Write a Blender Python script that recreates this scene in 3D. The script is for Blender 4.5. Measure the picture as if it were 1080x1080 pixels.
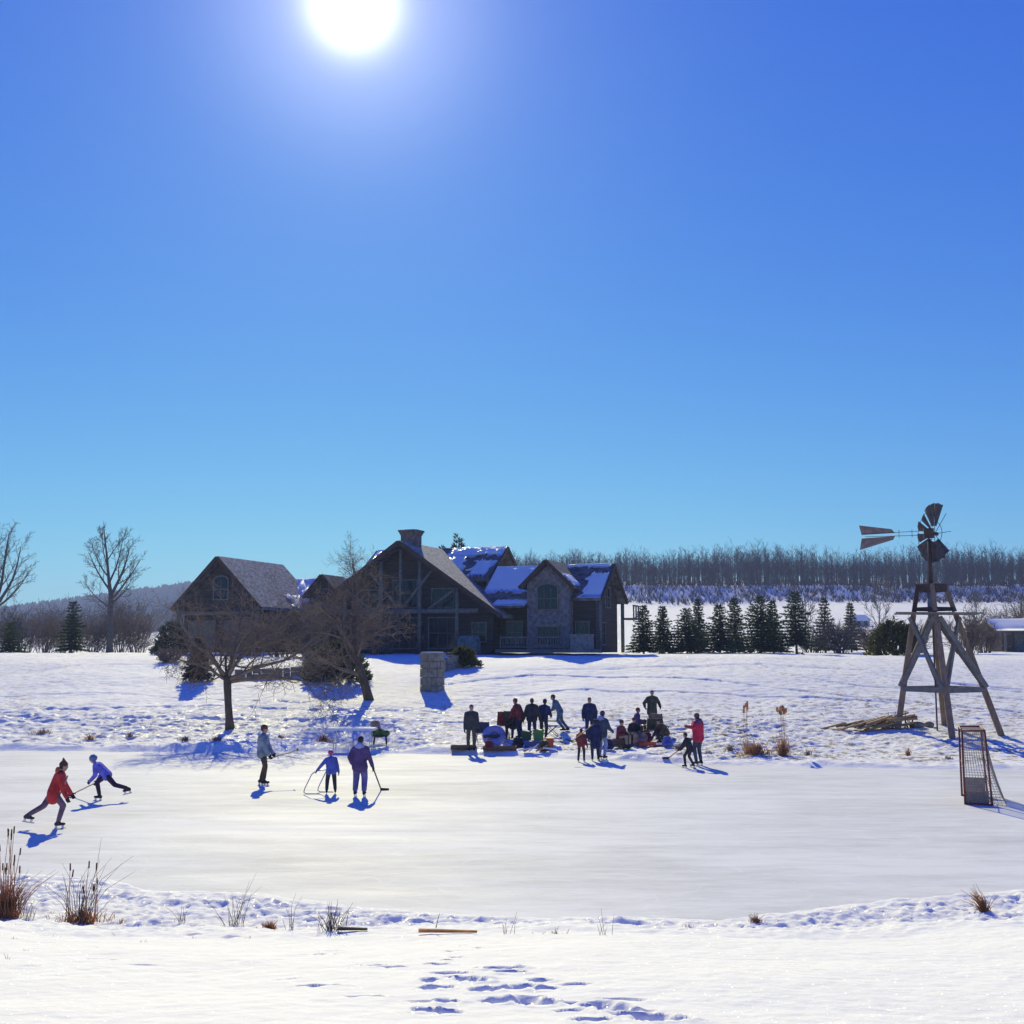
import bpy, math, random
import numpy as np
from mathutils import Vector, Matrix, Quaternion

for o in list(bpy.data.objects):
    bpy.data.objects.remove(o)
S = bpy.context.scene
COL = S.collection
rad = math.radians

# ------------------------------------------------------------------ camera
CAM_Z, FPX, PITCH = 4.1, 1200.0, math.atan(143 / 1200.0)
cam_d = bpy.data.cameras.new('camera')
cam_d.angle = 2 * math.atan(540 / FPX)
cam_d.clip_start, cam_d.clip_end = 0.1, 12000
cam = bpy.data.objects.new('camera', cam_d)
COL.objects.link(cam)
cam.location = (0, 0, CAM_Z)
cam.rotation_euler = (math.pi / 2 + PITCH, 0, 0)
S.camera = cam
FW = Vector((0, math.cos(PITCH), math.sin(PITCH)))
UPV = Vector((0, -math.sin(PITCH), math.cos(PITCH)))


def ray(px, py):
    return (FW + Vector((1, 0, 0)) * ((px - 540) / FPX) + UPV * ((540 - py) / FPX))


# ------------------------------------------------------------------ sky, sun, exposure
SUN_DIR = ray(372, 4).normalized()
SUN_EL = math.asin(SUN_DIR.z)
SUN_AZ = math.atan2(SUN_DIR.x, SUN_DIR.y)          # clockwise from +Y
world = bpy.data.worlds.new('World')
S.world = world
world.use_nodes = True
nt = world.node_tree
nt.nodes.clear()
n_out = nt.nodes.new('ShaderNodeOutputWorld')
n_bg = nt.nodes.new('ShaderNodeBackground')
n_sky = nt.nodes.new('ShaderNodeTexSky')
n_sky.sky_type = 'NISHITA'
n_sky.sun_disc = False
n_sky.sun_elevation = SUN_EL
n_sky.sun_rotation = SUN_AZ
SKY_GRADE = ((1.33, 0.115), (1.20, 0.305), (0.30, 2.80))
n_sky.altitude = 1200
n_sky.air_density = 1.0
n_sky.dust_density = 0.15
n_sky.ozone_density = 3.0
# the photograph's colour response: each channel keeps its own range from zenith to horizon
n_sep = nt.nodes.new('ShaderNodeSeparateColor')
n_com = nt.nodes.new('ShaderNodeCombineColor')
nt.links.new(n_sky.outputs[0], n_sep.inputs[0])
for ch, (gam, gain) in enumerate(SKY_GRADE):
    n_p = nt.nodes.new('ShaderNodeMath')
    n_p.operation = 'POWER'
    n_p.inputs[1].default_value = gam
    n_m = nt.nodes.new('ShaderNodeMath')
    n_m.operation = 'MULTIPLY'
    n_m.inputs[1].default_value = gain
    nt.links.new(n_sep.outputs[ch], n_p.inputs[0])
    nt.links.new(n_p.outputs[0], n_m.inputs[0])
    nt.links.new(n_m.outputs[0], n_com.inputs[ch])
n_tint = nt.nodes.new('ShaderNodeMix')
n_tint.data_type = 'RGBA'
n_tint.blend_type = 'MULTIPLY'
n_tint.inputs[0].default_value = 1.0
n_tint.inputs[7].default_value = (1.0, 1.0, 1.0, 1)
nt.links.new(n_com.outputs[0], n_tint.inputs[6])
# the sun itself and the bright aureole round it
n_geo = nt.nodes.new('ShaderNodeTexCoord')
n_dot = nt.nodes.new('ShaderNodeVectorMath')
n_dot.operation = 'DOT_PRODUCT'
n_dot.inputs[1].default_value = SUN_DIR
nt.links.new(n_geo.outputs['Generated'], n_dot.inputs[0])


def wmath(op, a, b=None):
    n = nt.nodes.new('ShaderNodeMath')
    n.operation = op
    for i, v in enumerate((a, b)):
        if v is None:
            continue
        if isinstance(v, (int, float)):
            n.inputs[i].default_value = v
        else:
            nt.links.new(v, n.inputs[i])
    return n.outputs[0]


dotc = wmath('MAXIMUM', n_dot.outputs['Value'], 0.0)
glow = wmath('ADD',
             wmath('ADD', wmath('MULTIPLY', wmath('POWER', dotc, 2600.0), 16.0),
                   wmath('MULTIPLY', wmath('POWER', dotc, 260.0), 2.6)),
             wmath('MULTIPLY', wmath('POWER', dotc, 45.0), 0.60))
n_gc = nt.nodes.new('ShaderNodeMix')
n_gc.data_type = 'RGBA'
n_gc.blend_type = 'ADD'
n_gc.inputs[0].default_value = 1.0
n_sc = nt.nodes.new('ShaderNodeVectorMath')
n_sc.operation = 'SCALE'
n_sc.inputs[0].default_value = (1.0, 0.97, 0.92)
nt.links.new(glow, n_sc.inputs['Scale'])
nt.links.new(n_tint.outputs[2], n_gc.inputs[6])
nt.links.new(n_sc.outputs[0], n_gc.inputs[7])
nt.links.new(n_gc.outputs[2], n_bg.inputs['Color'])
n_bg.inputs['Strength'].default_value = 0.147
nt.links.new(n_bg.outputs[0], n_out.inputs['Surface'])

sun_d = bpy.data.lights.new('sun', 'SUN')
sun_d.energy = 4.9
sun_d.angle = rad(0.53)
sun_d.color = (1.0, 0.93, 0.50)
sun = bpy.data.objects.new('sun', sun_d)
COL.objects.link(sun)
sun.rotation_euler = SUN_DIR.to_track_quat('Z', 'Y').to_euler()
S.view_settings.view_transform = 'Standard'
S.view_settings.look = 'None'
S.view_settings.gamma = 1.0
S.view_settings.exposure = 0.07
S.cycles.max_bounces = 6
S.cycles.volume_bounces = 0
S.cycles.use_denoising = True

# ------------------------------------------------------------------ noise + terrain
R = random.Random(7)


def vnoise(x, y, seed=0):
    x = np.asarray(x, float); y = np.asarray(y, float)
    xi = np.floor(x).astype(np.int64); yi = np.floor(y).astype(np.int64)
    fx = x - xi; fy = y - yi
    fx = fx * fx * fx * (fx * (fx * 6 - 15) + 10); fy = fy * fy * fy * (fy * (fy * 6 - 15) + 10)

    def h(a, b):
        n = (a * 374761393 + b * 668265263 + seed * 1442695041) & 0xFFFFFFFF
        n = ((n ^ (n >> 13)) * 1274126177) & 0xFFFFFFFF
        return ((n ^ (n >> 16)) & 0xFFFF) / 65535.0 * 2 - 1
    return ((h(xi, yi) * (1 - fx) + h(xi + 1, yi) * fx) * (1 - fy)
            + (h(xi, yi + 1) * (1 - fx) + h(xi + 1, yi + 1) * fx) * fy)


def fbm(x, y, seed=0, octv=3, gain=0.5):
    a, s, t = 1.0, 0.0, 0.0
    for i in range(octv):
        t = t + a * vnoise(x * 2 ** i + i * 17.3, y * 2 ** i - i * 9.1, seed + i)
        s += a
        a *= gain
    return t / s


def sstep(a, b, v):
    t = np.clip((v - a) / (b - a), 0, 1)
    return t * t * (3 - 2 * t)


YN_X = [-60, -30, -14, -9.5, -4, -0.5, 3, 8.5, 25, 55]
YN_Y = [35, 27, 22.5, 21.0, 19.0, 17.6, 17.5, 19.6, 25, 34]
YF_X = [-60, -30, -20, -8, -2, 3, 7, 14, 25, 55]
YF_Y = [37, 45.5, 46, 45.2, 44.5, 42.3, 40.5, 39.2, 38, 36]


def shore(x, y):
    w = 0.25 * fbm(x * 0.7, x * 0 + 3.3, 5, 3)
    return np.interp(x, YN_X, YN_Y) + w * 1.2, np.interp(x, YF_X, YF_Y) + w


SLOPE_Y = [46, 50, 54, 60, 66, 70, 73, 77, 86, 92, 104, 130, 180, 250, 340, 357, 381, 420, 480, 700, 1500, 4500]
SLOPE_R = [0.0, 0.30, 0.72, 1.52, 2.42, 2.95, 3.24, 3.40, 3.47, 3.50, 3.55, 3.3, 4.4, 9.5, 16.2, 18.4, 24.5, 28.0, 32.5, 36, 45, 80]
SLOPE_LY = [46, 50, 54, 60, 66, 70, 73, 77, 86, 92, 104, 130, 300, 900, 1250, 1700, 2200, 4500]
SLOPE_L = [0.0, 0.30, 0.72, 1.52, 2.42, 2.95, 3.24, 3.40, 3.47, 3.50, 3.45, 2.6, 1.0, 4.0, 40, 95, 100, 90]
FOOT = []      # footprints: x, y, length, width, angle, depth
TRACKS = []    # sled and ski tracks on the slope


def height(x, y):
    x = np.asarray(x, float); y = np.asarray(y, float)
    yn, yf = shore(x, y)
    inside = np.minimum(y - yn, yf - y)
    a = x / np.maximum(y, 1.0)
    # far side
    yw = y + (9 * fbm(x * 0.022, y * 0.01, 14, 3) + 3 * fbm(x * 0.12, y * 0.1, 15, 2)) * sstep(200, 330, y) * sstep(600, 450, y)
    zr = np.interp(yw, SLOPE_Y, SLOPE_R)
    zl = np.interp(y, SLOPE_LY, SLOPE_L)
    hillw = np.interp(a, [-0.9, -0.45, -0.36, -0.29, -0.2], [0.45, 0.58, 0.80, 0.98, 1.0])
    zl = np.where(y > 700, zl * hillw, zl)
    w = sstep(-0.14, 0.02, a)
    far = zl * (1 - w) + zr * w
    far = far + 0.16 * fbm(x * 0.06, y * 0.06, 11, 3) * sstep(50, 60, y) * (1 - sstep(80, 88, y))
    far = far + 1.5 * fbm(x * 0.012, y * 0.012, 12, 3) * sstep(130, 250, y) * sstep(420, 300, y)
    far = far + (0.15 + 0.10 * fbm(x * 0.35, y * 0.2, 13, 2)) * sstep(0.0, 0.8, y - yf)
    # rough, trodden, windblown snow on the slope
    band = sstep(0.2, 1.2, y - yf) * (1 - sstep(76, 92, y))
    tr = np.clip(0.55 + 0.9 * fbm(x * 0.13, y * 0.10, 21, 2), 0.12, 1)
    low = 1.5 - 0.95 * sstep(53, 60, y)
    far = far + band * tr * low * (0.07 * fbm(x * 0.5, y * 0.7, 22, 3, 0.6) + 0.085 * fbm(x * 2.6, y * 3.2, 23, 3, 0.75))
    rim = np.exp(-((y - yf - 0.75) / 0.5) ** 2)
    far = far + rim * (0.03 + 0.14 * fbm(x * 0.9, y * 0.8, 24, 3))
    # near side
    crest = 12.6 + 0.45 * fbm(x * 0.35, x * 0 + 1.7, 31, 2) + 0.018 * x * x * 0.12
    shelf = 0.14 + 0.02 * np.clip(yn - y, 0, 6)
    d = crest - y
    bank = np.where(d > 0, 1.05 + 0.178 * d - 0.0019 * d * d, 1.05 - 0.10 * d * d - 0.05 * (-d))
    bank = np.where(d < -4, -1, bank)
    k = 0.18
    m = np.maximum(bank, shelf)
    near = m + k * np.exp(-np.abs(bank - shelf) / k) * 0.35
    near = np.where(y < 0, np.minimum(near, 2.55), near)
    rough = sstep(0.1, 0.7, yn - y) * sstep(crest - 0.6, crest + 1.6, y)
    near = near + rough * (0.04 * np.maximum(fbm(x * 1.8, y * 2.0, 41, 3, 0.6), -0.3) + 0.06 * fbm(x * 6.0, y * 6.0, 42, 3, .7))
    edge = np.exp(-((yn - y - 0.8) / 0.6) ** 2)
    near = near + edge * (0.015 + 0.10 * fbm(x * 1.3, y * 1.8, 43, 5, 0.75))
    near = near + (1 - rough) * (0.035 * fbm(x * 0.5, y * 0.6, 44, 2) + 0.006 * fbm(x * 6, y * 6, 45, 2))
    z = np.where(y > 30, far, near)
    # pond bed
    z = np.where(inside > 0, -0.28 * sstep(0, 0.5, inside) + 0.0, z * sstep(-0.02, -0.16, inside))
    if np.ndim(z) == 0:
        return z
    near_i = np.nonzero((y > 4) & (y < 14) & (np.abs(x) < 9))[0] if FOOT else []
    if len(near_i):
        xs_, ys_, zz = x[near_i], y[near_i], z[near_i]
        for (fx, fy, fl, fw, fa, fd) in FOOT:
            j = np.nonzero((np.abs(xs_ - fx) < .8) & (np.abs(ys_ - fy) < .8))[0]
            c, s = math.cos(fa), math.sin(fa)
            u = (xs_[j] - fx) * c + (ys_[j] - fy) * s
            v = -(xs_[j] - fx) * s + (ys_[j] - fy) * c
            q = (u / fl) ** 2 + (v / fw) ** 2
            q = q * (1 + .5 * vnoise(xs_[j] * 9, ys_[j] * 9, 66))
            zz[j] = zz[j] - fd * np.exp(-q ** 2.2) + 0.16 * fd * np.exp(-((np.sqrt(np.maximum(q, 0)) - 1.45) / 0.28) ** 2)
        z[near_i] = zz
    far_i = np.nonzero((y > 38) & (y < 92))[0] if TRACKS else []
    if len(far_i):
        xs_, ys_, zz = x[far_i], y[far_i], z[far_i]
        wob = 0.6 + 0.4 * vnoise(xs_ * 1.3, ys_ * 1.3, 77)
        for (pts, dep, wid) in TRACKS:
            for (x0, y0), (x1, y1) in zip(pts[:-1], pts[1:]):
                j = np.nonzero((xs_ > min(x0, x1) - 1) & (xs_ < max(x0, x1) + 1) & (ys_ > min(y0, y1) - 1) & (ys_ < max(y0, y1) + 1))[0]
                dx, dy = x1 - x0, y1 - y0
                t = np.clip(((xs_[j] - x0) * dx + (ys_[j] - y0) * dy) / (dx * dx + dy * dy), 0, 1)
                dist = np.hypot(xs_[j] - x0 - t * dx, ys_[j] - y0 - t * dy)
                zz[j] = zz[j] - dep * np.exp(-(dist / wid) ** 4) * wob[j]
        z[far_i] = zz
    return z


def G(px, py, dmin=3.0, dmax=140.0):
    """world point where the line of sight through a picture point meets the ground"""
    r = ray(px, py)
    t = np.arange(dmin, dmax, 0.03)
    z = height(r.x * t, r.y * t)
    zz = np.maximum(z, 0.0)
    below = (CAM_Z + r.z * t) < zz
    i = int(np.argmax(below)) if below.any() else len(t) - 1
    return Vector((r.x * t[i], r.y * t[i], float(zz[i])))


def at(px, d):
    """ground point at depth d in the direction of picture column px"""
    x = (px - 540) / FPX * d / math.cos(PITCH)
    return Vector((x, d, max(float(height(x, d)), 0.0)))


def zpx(py, d):
    """height above sea of picture row py at depth d (approximate)"""
    r = ray(540, py)
    return CAM_Z + r.z / r.y * d


for (px, py, l, w, a, dp) in [
        (532, 1022, .22, .10, .2, .13), (541, 1026, .12, .09, -.3, .15), (520, 1021, .16, .07, .3, .08),
        (478, 1027, .20, .08, -.3, .08), (497, 1034, .13, .09, -.3, .12), (487, 1030, .16, .06, -.2, .08), (454, 1035, .07, .07, 0, .10),
        (508, 1045, .11, .08, -.2, .11), (540, 1043, .16, .07, -.1, .11), (550, 1041, .1, .05, .1, .07), (571, 1035, .09, .06, .2, .09),
        (574, 1041, .12, .05, 0, .08), (606, 1039, .14, .04, .1, .05), (453, 1043, .08, .06, .2, .10), (467, 1042, .09, .05, 0, .08),
        (472, 1057, .08, .06, 0, .11), (450, 1067, .08, .06, 0, .11), (468, 1068, .11, .06, -.3, .08), (445, 1057, .13, .03, 0, .04),
        (530, 1057, .22, .07, -.1, .09), (547, 1054, .14, .07, -.1, .11), (564, 1057, .14, .08, -.2, .14), (560, 1051, .12, .04, 0, .06),
        (618, 1059, .18, .05, -.1, .07), (640, 1063, .20, .10, -.3, .13), (652, 1065, .13, .08, -.2, .10), (600, 1067, .11, .04, 0, .06),
        (660, 1055, .20, .03, -.1, .05), (678, 1072, .18, .07, -.2, .12), (695, 1075, .14, .08, -.2, .14), (628, 1077, .10, .06, 0, .11),
        (679, 1065, .1, .03, 0, .05), (477, 1004, .06, .05, .2, .08), (481, 1010, .06, .05, 0, .07), (472, 1013, .06, .04, 0, .06),
        (505, 1000, .05, .04, 0, .06), (490, 997, .05, .04, 0, .06), (462, 1017, .12, .04, -.2, .05), (415, 1020, .18, .03, -.1, .05), (402, 1019, .12, .03, 0, .04),
        (333, 1040, .20, .035, -.1, .06), (385, 1051, .22, .035, -.1, .06), (345, 1003, .1, .04, 0, .06), (300, 1033, .14, .02, 0, .03),
        (105, 1012, .16, .025, -.1, .04), (153, 1018, .14, .025, 0, .04), (203, 987, .12, .03, 0, .05), (243, 989, .12, .03, -.1, .05),
        (340, 1007, .15, .04, -.1, .07), (395, 1018, .2, .03, -.1, .05)]:
    p = G(px, py)
    FOOT.append((p.x, p.y, min(l * .8, .13), min(w * .9, .075), a, min(dp * .8, .085)))


def trk(pts, dep, wid):
    TRACKS.append(([(G(a, b).x, G(a, b).y) for a, b in pts], dep, wid))


_t = [([(470, 722), (560, 712), (660, 714), (760, 718), (900, 735), (1078, 752)], .07, .22),
      ([(500, 735), (620, 727), (720, 730), (850, 735), (960, 742)], .06, .25),
      ([(560, 706), (700, 703), (800, 700), (900, 706), (1000, 720), (1078, 730)], .06, .25),
      ([(780, 697), (830, 712), (900, 722), (1078, 738)], .06, .2),
      ([(2, 752), (120, 746), (230, 744), (330, 748), (470, 752)], .07, .25),
      ([(2, 735), (100, 730), (230, 738), (320, 741)], .05, .2),
      ([(20, 712), (80, 702), (160, 700)], .05, .25),
      ([(2, 762), (150, 757), (300, 758), (480, 762), (620, 768)], .07, .25),
      ([(860, 700), (940, 715), (1078, 727)], .06, .2)]
_tt = [([(G(a, b).x, G(a, b).y) for a, b in pts], dep * 1.7, wid * .8) for pts, dep, wid in _t]
TRACKS.extend(_tt)

# ------------------------------------------------------------------ materials
MATS = {}


def mat(name, col, rough=0.8, var=0.25, scale=6.0, bump=0.2, bscale=None, col2=None, spec=0.3, metal=0.0, stretch=(1, 1, 1), transl=0.0):
    if name in MATS:
        return MATS[name]
    m = bpy.data.materials.new(name)
    m.use_nodes = True
    t = m.node_tree
    b = t.nodes['Principled BSDF']
    b.inputs['Roughness'].default_value = rough
    b.inputs['Metallic'].default_value = metal
    b.inputs['Specular IOR Level'].default_value = spec
    tc = t.nodes.new('ShaderNodeTexCoord')
    mp = t.nodes.new('ShaderNodeMapping')
    mp.inputs['Scale'].default_value = stretch
    t.links.new(tc.outputs['Object'], mp.inputs[0])
    nz = t.nodes.new('ShaderNodeTexNoise')
    nz.inputs['Scale'].default_value = scale
    nz.inputs['Detail'].default_value = 5
    t.links.new(mp.outputs[0], nz.inputs['Vector'])
    rp = t.nodes.new('ShaderNodeValToRGB')
    rp.color_ramp.elements[0].position = 0.3
    rp.color_ramp.elements[1].position = 0.7
    c2 = col2 or tuple(min(1, c * (1 + var)) for c in col)
    c1 = col if col2 else tuple(c * (1 - var) for c in col)
    rp.color_ramp.elements[0].color = (*c1, 1)
    rp.color_ramp.elements[1].color = (*c2, 1)
    t.links.new(nz.outputs['Fac'], rp.inputs[0])
    t.links.new(rp.outputs[0], b.inputs['Base Color'])
    if bump:
        n2 = t.nodes.new('ShaderNodeTexNoise')
        n2.inputs['Scale'].default_value = bscale or scale * 3
        n2.inputs['Detail'].default_value = 4
        t.links.new(mp.outputs[0], n2.inputs['Vector'])
        bp = t.nodes.new('ShaderNodeBump')
        bp.inputs['Strength'].default_value = bump
        bp.inputs['Distance'].default_value = 0.05
        t.links.new(n2.outputs['Fac'], bp.inputs['Height'])
        t.links.new(bp.outputs[0], b.inputs['Normal'])
    if transl:
        tl = t.nodes.new('ShaderNodeBsdfTranslucent')
        ms = t.nodes.new('ShaderNodeMixShader')
        ms.inputs[0].default_value = transl
        t.links.new(rp.outputs[0], tl.inputs['Color'])
        t.links.new(b.outputs[0], ms.inputs[1])
        t.links.new(tl.outputs[0], ms.inputs[2])
        t.links.new(ms.outputs[0], t.nodes['Material Output'].inputs['Surface'])
    MATS[name] = m
    return m


def snow_material():
    m = mat('snow', (0.83, 0.82, 0.78), 0.8, 0, 3.0, 0, col2=(0.88, 0.87, 0.83), spec=0.12)
    t = m.node_tree
    b = t.nodes['Principled BSDF']
    tc = t.nodes.new('ShaderNodeTexCoord')
    last = None
    for sc, st, di in ((0.9, 0.2, 0.08), (6.0, 0.5, 0.04), (60.0, 0.4, 0.004)):
        nz = t.nodes.new('ShaderNodeTexNoise')
        nz.inputs['Scale'].default_value = sc
        nz.inputs['Detail'].default_value = 4
        t.links.new(tc.outputs['Object'], nz.inputs['Vector'])
        bp = t.nodes.new('ShaderNodeBump')
        bp.inputs['Strength'].default_value = st
        bp.inputs['Distance'].default_value = di
        t.links.new(nz.outputs['Fac'], bp.inputs['Height'])
        if last:
            t.links.new(last, bp.inputs['Normal'])
        last = bp.outputs[0]
    t.links.new(last, b.inputs['Normal'])
    # glinting crystals: a thin clear layer whose normal is random from grain to grain
    vo = t.nodes.new('ShaderNodeTexVoronoi')
    vo.inputs['Scale'].default_value = 170
    t.links.new(tc.outputs['Object'], vo.inputs['Vector'])
    vm = t.nodes.new('ShaderNodeVectorMath')
    vm.operation = 'SUBTRACT'
    vm.inputs[1].default_value = (0.5, 0.5, 0.5)
    t.links.new(vo.outputs['Color'], vm.inputs[0])
    sc = t.nodes.new('ShaderNodeVectorMath')
    sc.operation = 'MULTIPLY'
    sc.inputs[1].default_value = (1.5, 1.5, 0.3)
    t.links.new(vm.outputs[0], sc.inputs[0])
    ad = t.nodes.new('ShaderNodeVectorMath')
    ad.operation = 'ADD'
    ad.inputs[1].default_value = (0, 0, 1)
    t.links.new(sc.outputs[0], ad.inputs[0])
    nm = t.nodes.new('ShaderNodeVectorMath')
    nm.operation = 'NORMALIZE'
    t.links.new(ad.outputs[0], nm.inputs[0])
    b.inputs['Coat Weight'].default_value = 0.03
    b.inputs['Coat Roughness'].default_value = 0.12
    t.links.new(nm.outputs[0], b.inputs['Coat Normal'])
    return m


SNOW = snow_material()


def ground_material():
    """snow with dead grass and earth showing in thin places on the slope (a mask of its own shape)"""
    m = SNOW.copy()
    m.name = 'trodden_snow'
    t = m.node_tree
    b = t.nodes['Principled BSDF']
    old = b.inputs['Base Color'].links[0].from_socket
    at_ = t.nodes.new('ShaderNodeAttribute')
    at_.attribute_name = 'thin'
    tc = t.nodes.new('ShaderNodeTexCoord')
    mp = t.nodes.new('ShaderNodeMapping')
    mp.inputs['Scale'].default_value = (1.0, 0.9, 1)
    t.links.new(tc.outputs['Object'], mp.inputs[0])
    nz = t.nodes.new('ShaderNodeTexNoise')
    nz.inputs['Scale'].default_value = 2.6
    nz.inputs['Detail'].default_value = 6
    nz.inputs['Roughness'].default_value = 0.7
    t.links.new(mp.outputs[0], nz.inputs['Vector'])
    mr = t.nodes.new('ShaderNodeMapRange')
    mr.inputs['From Min'].default_value = 0.50
    mr.inputs['From Max'].default_value = 0.60
    t.links.new(nz.outputs['Fac'], mr.inputs['Value'])
    mu = t.nodes.new('ShaderNodeMath')
    mu.operation = 'MULTIPLY'
    t.links.new(mr.outputs[0], mu.inputs[0])
    t.links.new(at_.outputs['Fac'], mu.inputs[1])
    mx = t.nodes.new('ShaderNodeMix')
    mx.data_type = 'RGBA'
    mx.inputs[7].default_value = (0.26, 0.21, 0.16, 1)
    t.links.new(mu.outputs[0], mx.inputs[0])
    t.links.new(old, mx.inputs[6])
    t.links.new(mx.outputs[2], b.inputs['Base Color'])
    return m


def ice_material():
    m = bpy.data.materials.new('rink_ice')
    m.use_nodes = True
    t = m.node_tree
    b = t.nodes['Principled BSDF']
    tc = t.nodes.new('ShaderNodeTexCoord')

    def nz(scale, stretch, det=4, ro=0.55):
        mp = t.nodes.new('ShaderNodeMapping')
        mp.inputs['Scale'].default_value = stretch
        t.links.new(tc.outputs['Object'], mp.inputs[0])
        n = t.nodes.new('ShaderNodeTexNoise')
        n.inputs['Scale'].default_value = scale
        n.inputs['Detail'].default_value = det
        n.inputs['Roughness'].default_value = ro
        t.links.new(mp.outputs[0], n.inputs['Vector'])
        return n.outputs['Fac']
    rp = t.nodes.new('ShaderNodeValToRGB')
    rp.color_ramp.elements[0].position = 0.38
    rp.color_ramp.elements[0].color = (0.57, 0.57, 0.55, 1)
    rp.color_ramp.elements[1].position = 0.56
    rp.color_ramp.elements[1].color = (0.79, 0.79, 0.765, 1)
    ad = t.nodes.new('ShaderNodeMix')
    ad.data_type = 'FLOAT'
    ad.inputs[0].default_value = 0.45
    t.links.new(nz(0.16, (0.6, 1.6, 1), 8, 0.68), ad.inputs[2])
    t.links.new(nz(1.6, (0.35, 1.2, 1), 10, 0.78), ad.inputs[3])
    t.links.new(ad.outputs[0], rp.inputs[0])
    # curved cuts left by skate blades, filled with shavings
    wn = t.nodes.new('ShaderNodeTexNoise')
    wn.inputs['Scale'].default_value = 0.35
    t.links.new(tc.outputs['Object'], wn.inputs['Vector'])
    col_in = rp.outputs[0]
    for sc_, wid, st_ in ((0.55, 0.008, (0.5, 1.3, 1)), (1.1, 0.012, (0.4, 1.5, 1))):
        mp = t.nodes.new('ShaderNodeMapping')
        mp.inputs['Scale'].default_value = st_
        t.links.new(tc.outputs['Object'], mp.inputs[0])
        wm_ = t.nodes.new('ShaderNodeVectorMath')
        wm_.operation = 'MULTIPLY_ADD'
        wm_.inputs[1].default_value = (1.6, 1.6, 0)
        t.links.new(wn.outputs['Color'], wm_.inputs[0])
        t.links.new(mp.outputs[0], wm_.inputs[2])
        vo = t.nodes.new('ShaderNodeTexVoronoi')
        vo.feature = 'DISTANCE_TO_EDGE'
        vo.inputs['Scale'].default_value = sc_
        t.links.new(wm_.outputs[0], vo.inputs['Vector'])
        m1 = t.nodes.new('ShaderNodeMapRange')
        m1.inputs['From Min'].default_value = 0.0
        m1.inputs['From Max'].default_value = wid
        m1.inputs['To Min'].default_value = 0.4
        m1.inputs['To Max'].default_value = 0.0
        t.links.new(vo.outputs['Distance'], m1.inputs['Value'])
        mx = t.nodes.new('ShaderNodeMix')
        mx.data_type = 'RGBA'
        mx.inputs[7].default_value = (0.87, 0.86, 0.83, 1)
        t.links.new(m1.outputs[0], mx.inputs[0])
        t.links.new(col_in, mx.inputs[6])
        col_in = mx.outputs[2]
    t.links.new(col_in, b.inputs['Base Color'])
    mr = t.nodes.new('ShaderNodeMapRange')
    mr.inputs['To Min'].default_value = 0.46
    mr.inputs['To Max'].default_value = 0.74
    t.links.new(nz(1.2, (0.2, 1, 1), 5), mr.inputs['Value'])
    t.links.new(mr.outputs[0], b.inputs['Roughness'])
    b.inputs['Specular IOR Level'].default_value = 0.03
    last = None
    for f, st, di in ((nz(2.0, (0.25, 1.0, 1), 5), 0.25, 0.03), (nz(28, (0.5, 1, 1), 3), 0.5, 0.010)):
        bp = t.nodes.new('ShaderNodeBump')
        bp.inputs['Strength'].default_value = st
        bp.inputs['Distance'].default_value = di
        t.links.new(f, bp.inputs['Height'])
        if last:
            t.links.new(last, bp.inputs['Normal'])
        last = bp.outputs[0]
    t.links.new(last, b.inputs['Normal'])
    return m


def glass_material():
    m = bpy.data.materials.new('window_glass')
    m.use_nodes = True
    b = m.node_tree.nodes['Principled BSDF']
    b.inputs['Base Color'].default_value = (0.02, 0.03, 0.04, 1)
    b.inputs['Roughness'].default_value = 0.08
    b.inputs['Specular IOR Level'].default_value = 0.3
    return m


GLASS = glass_material()
BARK = mat('bark', (0.10, 0.075, 0.055), 0.9, 0.35, 9, 0.5, stretch=(1, 1, 0.3))
TWIG = mat('twig_bark', (0.20, 0.15, 0.11), 0.9, 0.3, 4, 0)
GREYBARK = mat('grey_bark', (0.12, 0.11, 0.10), 0.9, 0.3, 6, 0.3)
FARWOOD = mat('far_bark', (0.072, 0.052, 0.058), 0.95, 0.35, 0.35, 0)
NEEDLE = mat('spruce_needles', (0.030, 0.058, 0.030), 0.75, 0.5, 2.5, 0, col2=(0.07, 0.095, 0.045), transl=0.25)
JUNIPER = mat('juniper_foliage', (0.035, 0.055, 0.02), 0.75, 0.5, 3, 0, col2=(0.11, 0.10, 0.035), transl=0.35)
FARNEEDLE = mat('far_needles', (0.035, 0.05, 0.04), 0.8, 0.4, 0.5, 0)
STRAW = mat('dry_grass', (0.60, 0.36, 0.16), 0.9, 0.4, 8, 0, transl=0.5)
STRAWPALE = mat('pale_dry_grass', (0.50, 0.39, 0.25), 0.9, 0.3, 8, 0, transl=0.5)
RUST = mat('reed_stem', (0.48, 0.27, 0.14), 0.9, 0.4, 8, 0, transl=0.5)
CATTAIL = mat('cattail_head', (0.10, 0.055, 0.03), 0.95, 0.3, 20, 0.2)
WEED = mat('dead_weed', (0.13, 0.09, 0.06), 0.9, 0.3, 10, 0)
LOGS = mat('dark_logs', (0.062, 0.050, 0.044), 0.75, 0.35, 2.2, 0.6, 3.0, stretch=(0.25, 0.25, 3.4))
TIMBER = mat('house_timber', (0.17, 0.155, 0.125), 0.7, 0.3, 5, 0.2)
SHINGLE = mat('shingles', (0.06, 0.055, 0.055), 0.85, 0.2, 2.2, 0.6, 7, col2=(0.20, 0.19, 0.20))
SHINGLE2 = mat('frosted_shingles', (0.09, 0.08, 0.08), 0.85, 0.2, 4.5, 0.6, 7, col2=(0.44, 0.43, 0.44))
STONE = mat('field_stone', (0.10, 0.09, 0.09), 0.85, 0.2, 3.2, 0.9, 3.2, col2=(0.28, 0.25, 0.25))
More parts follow.
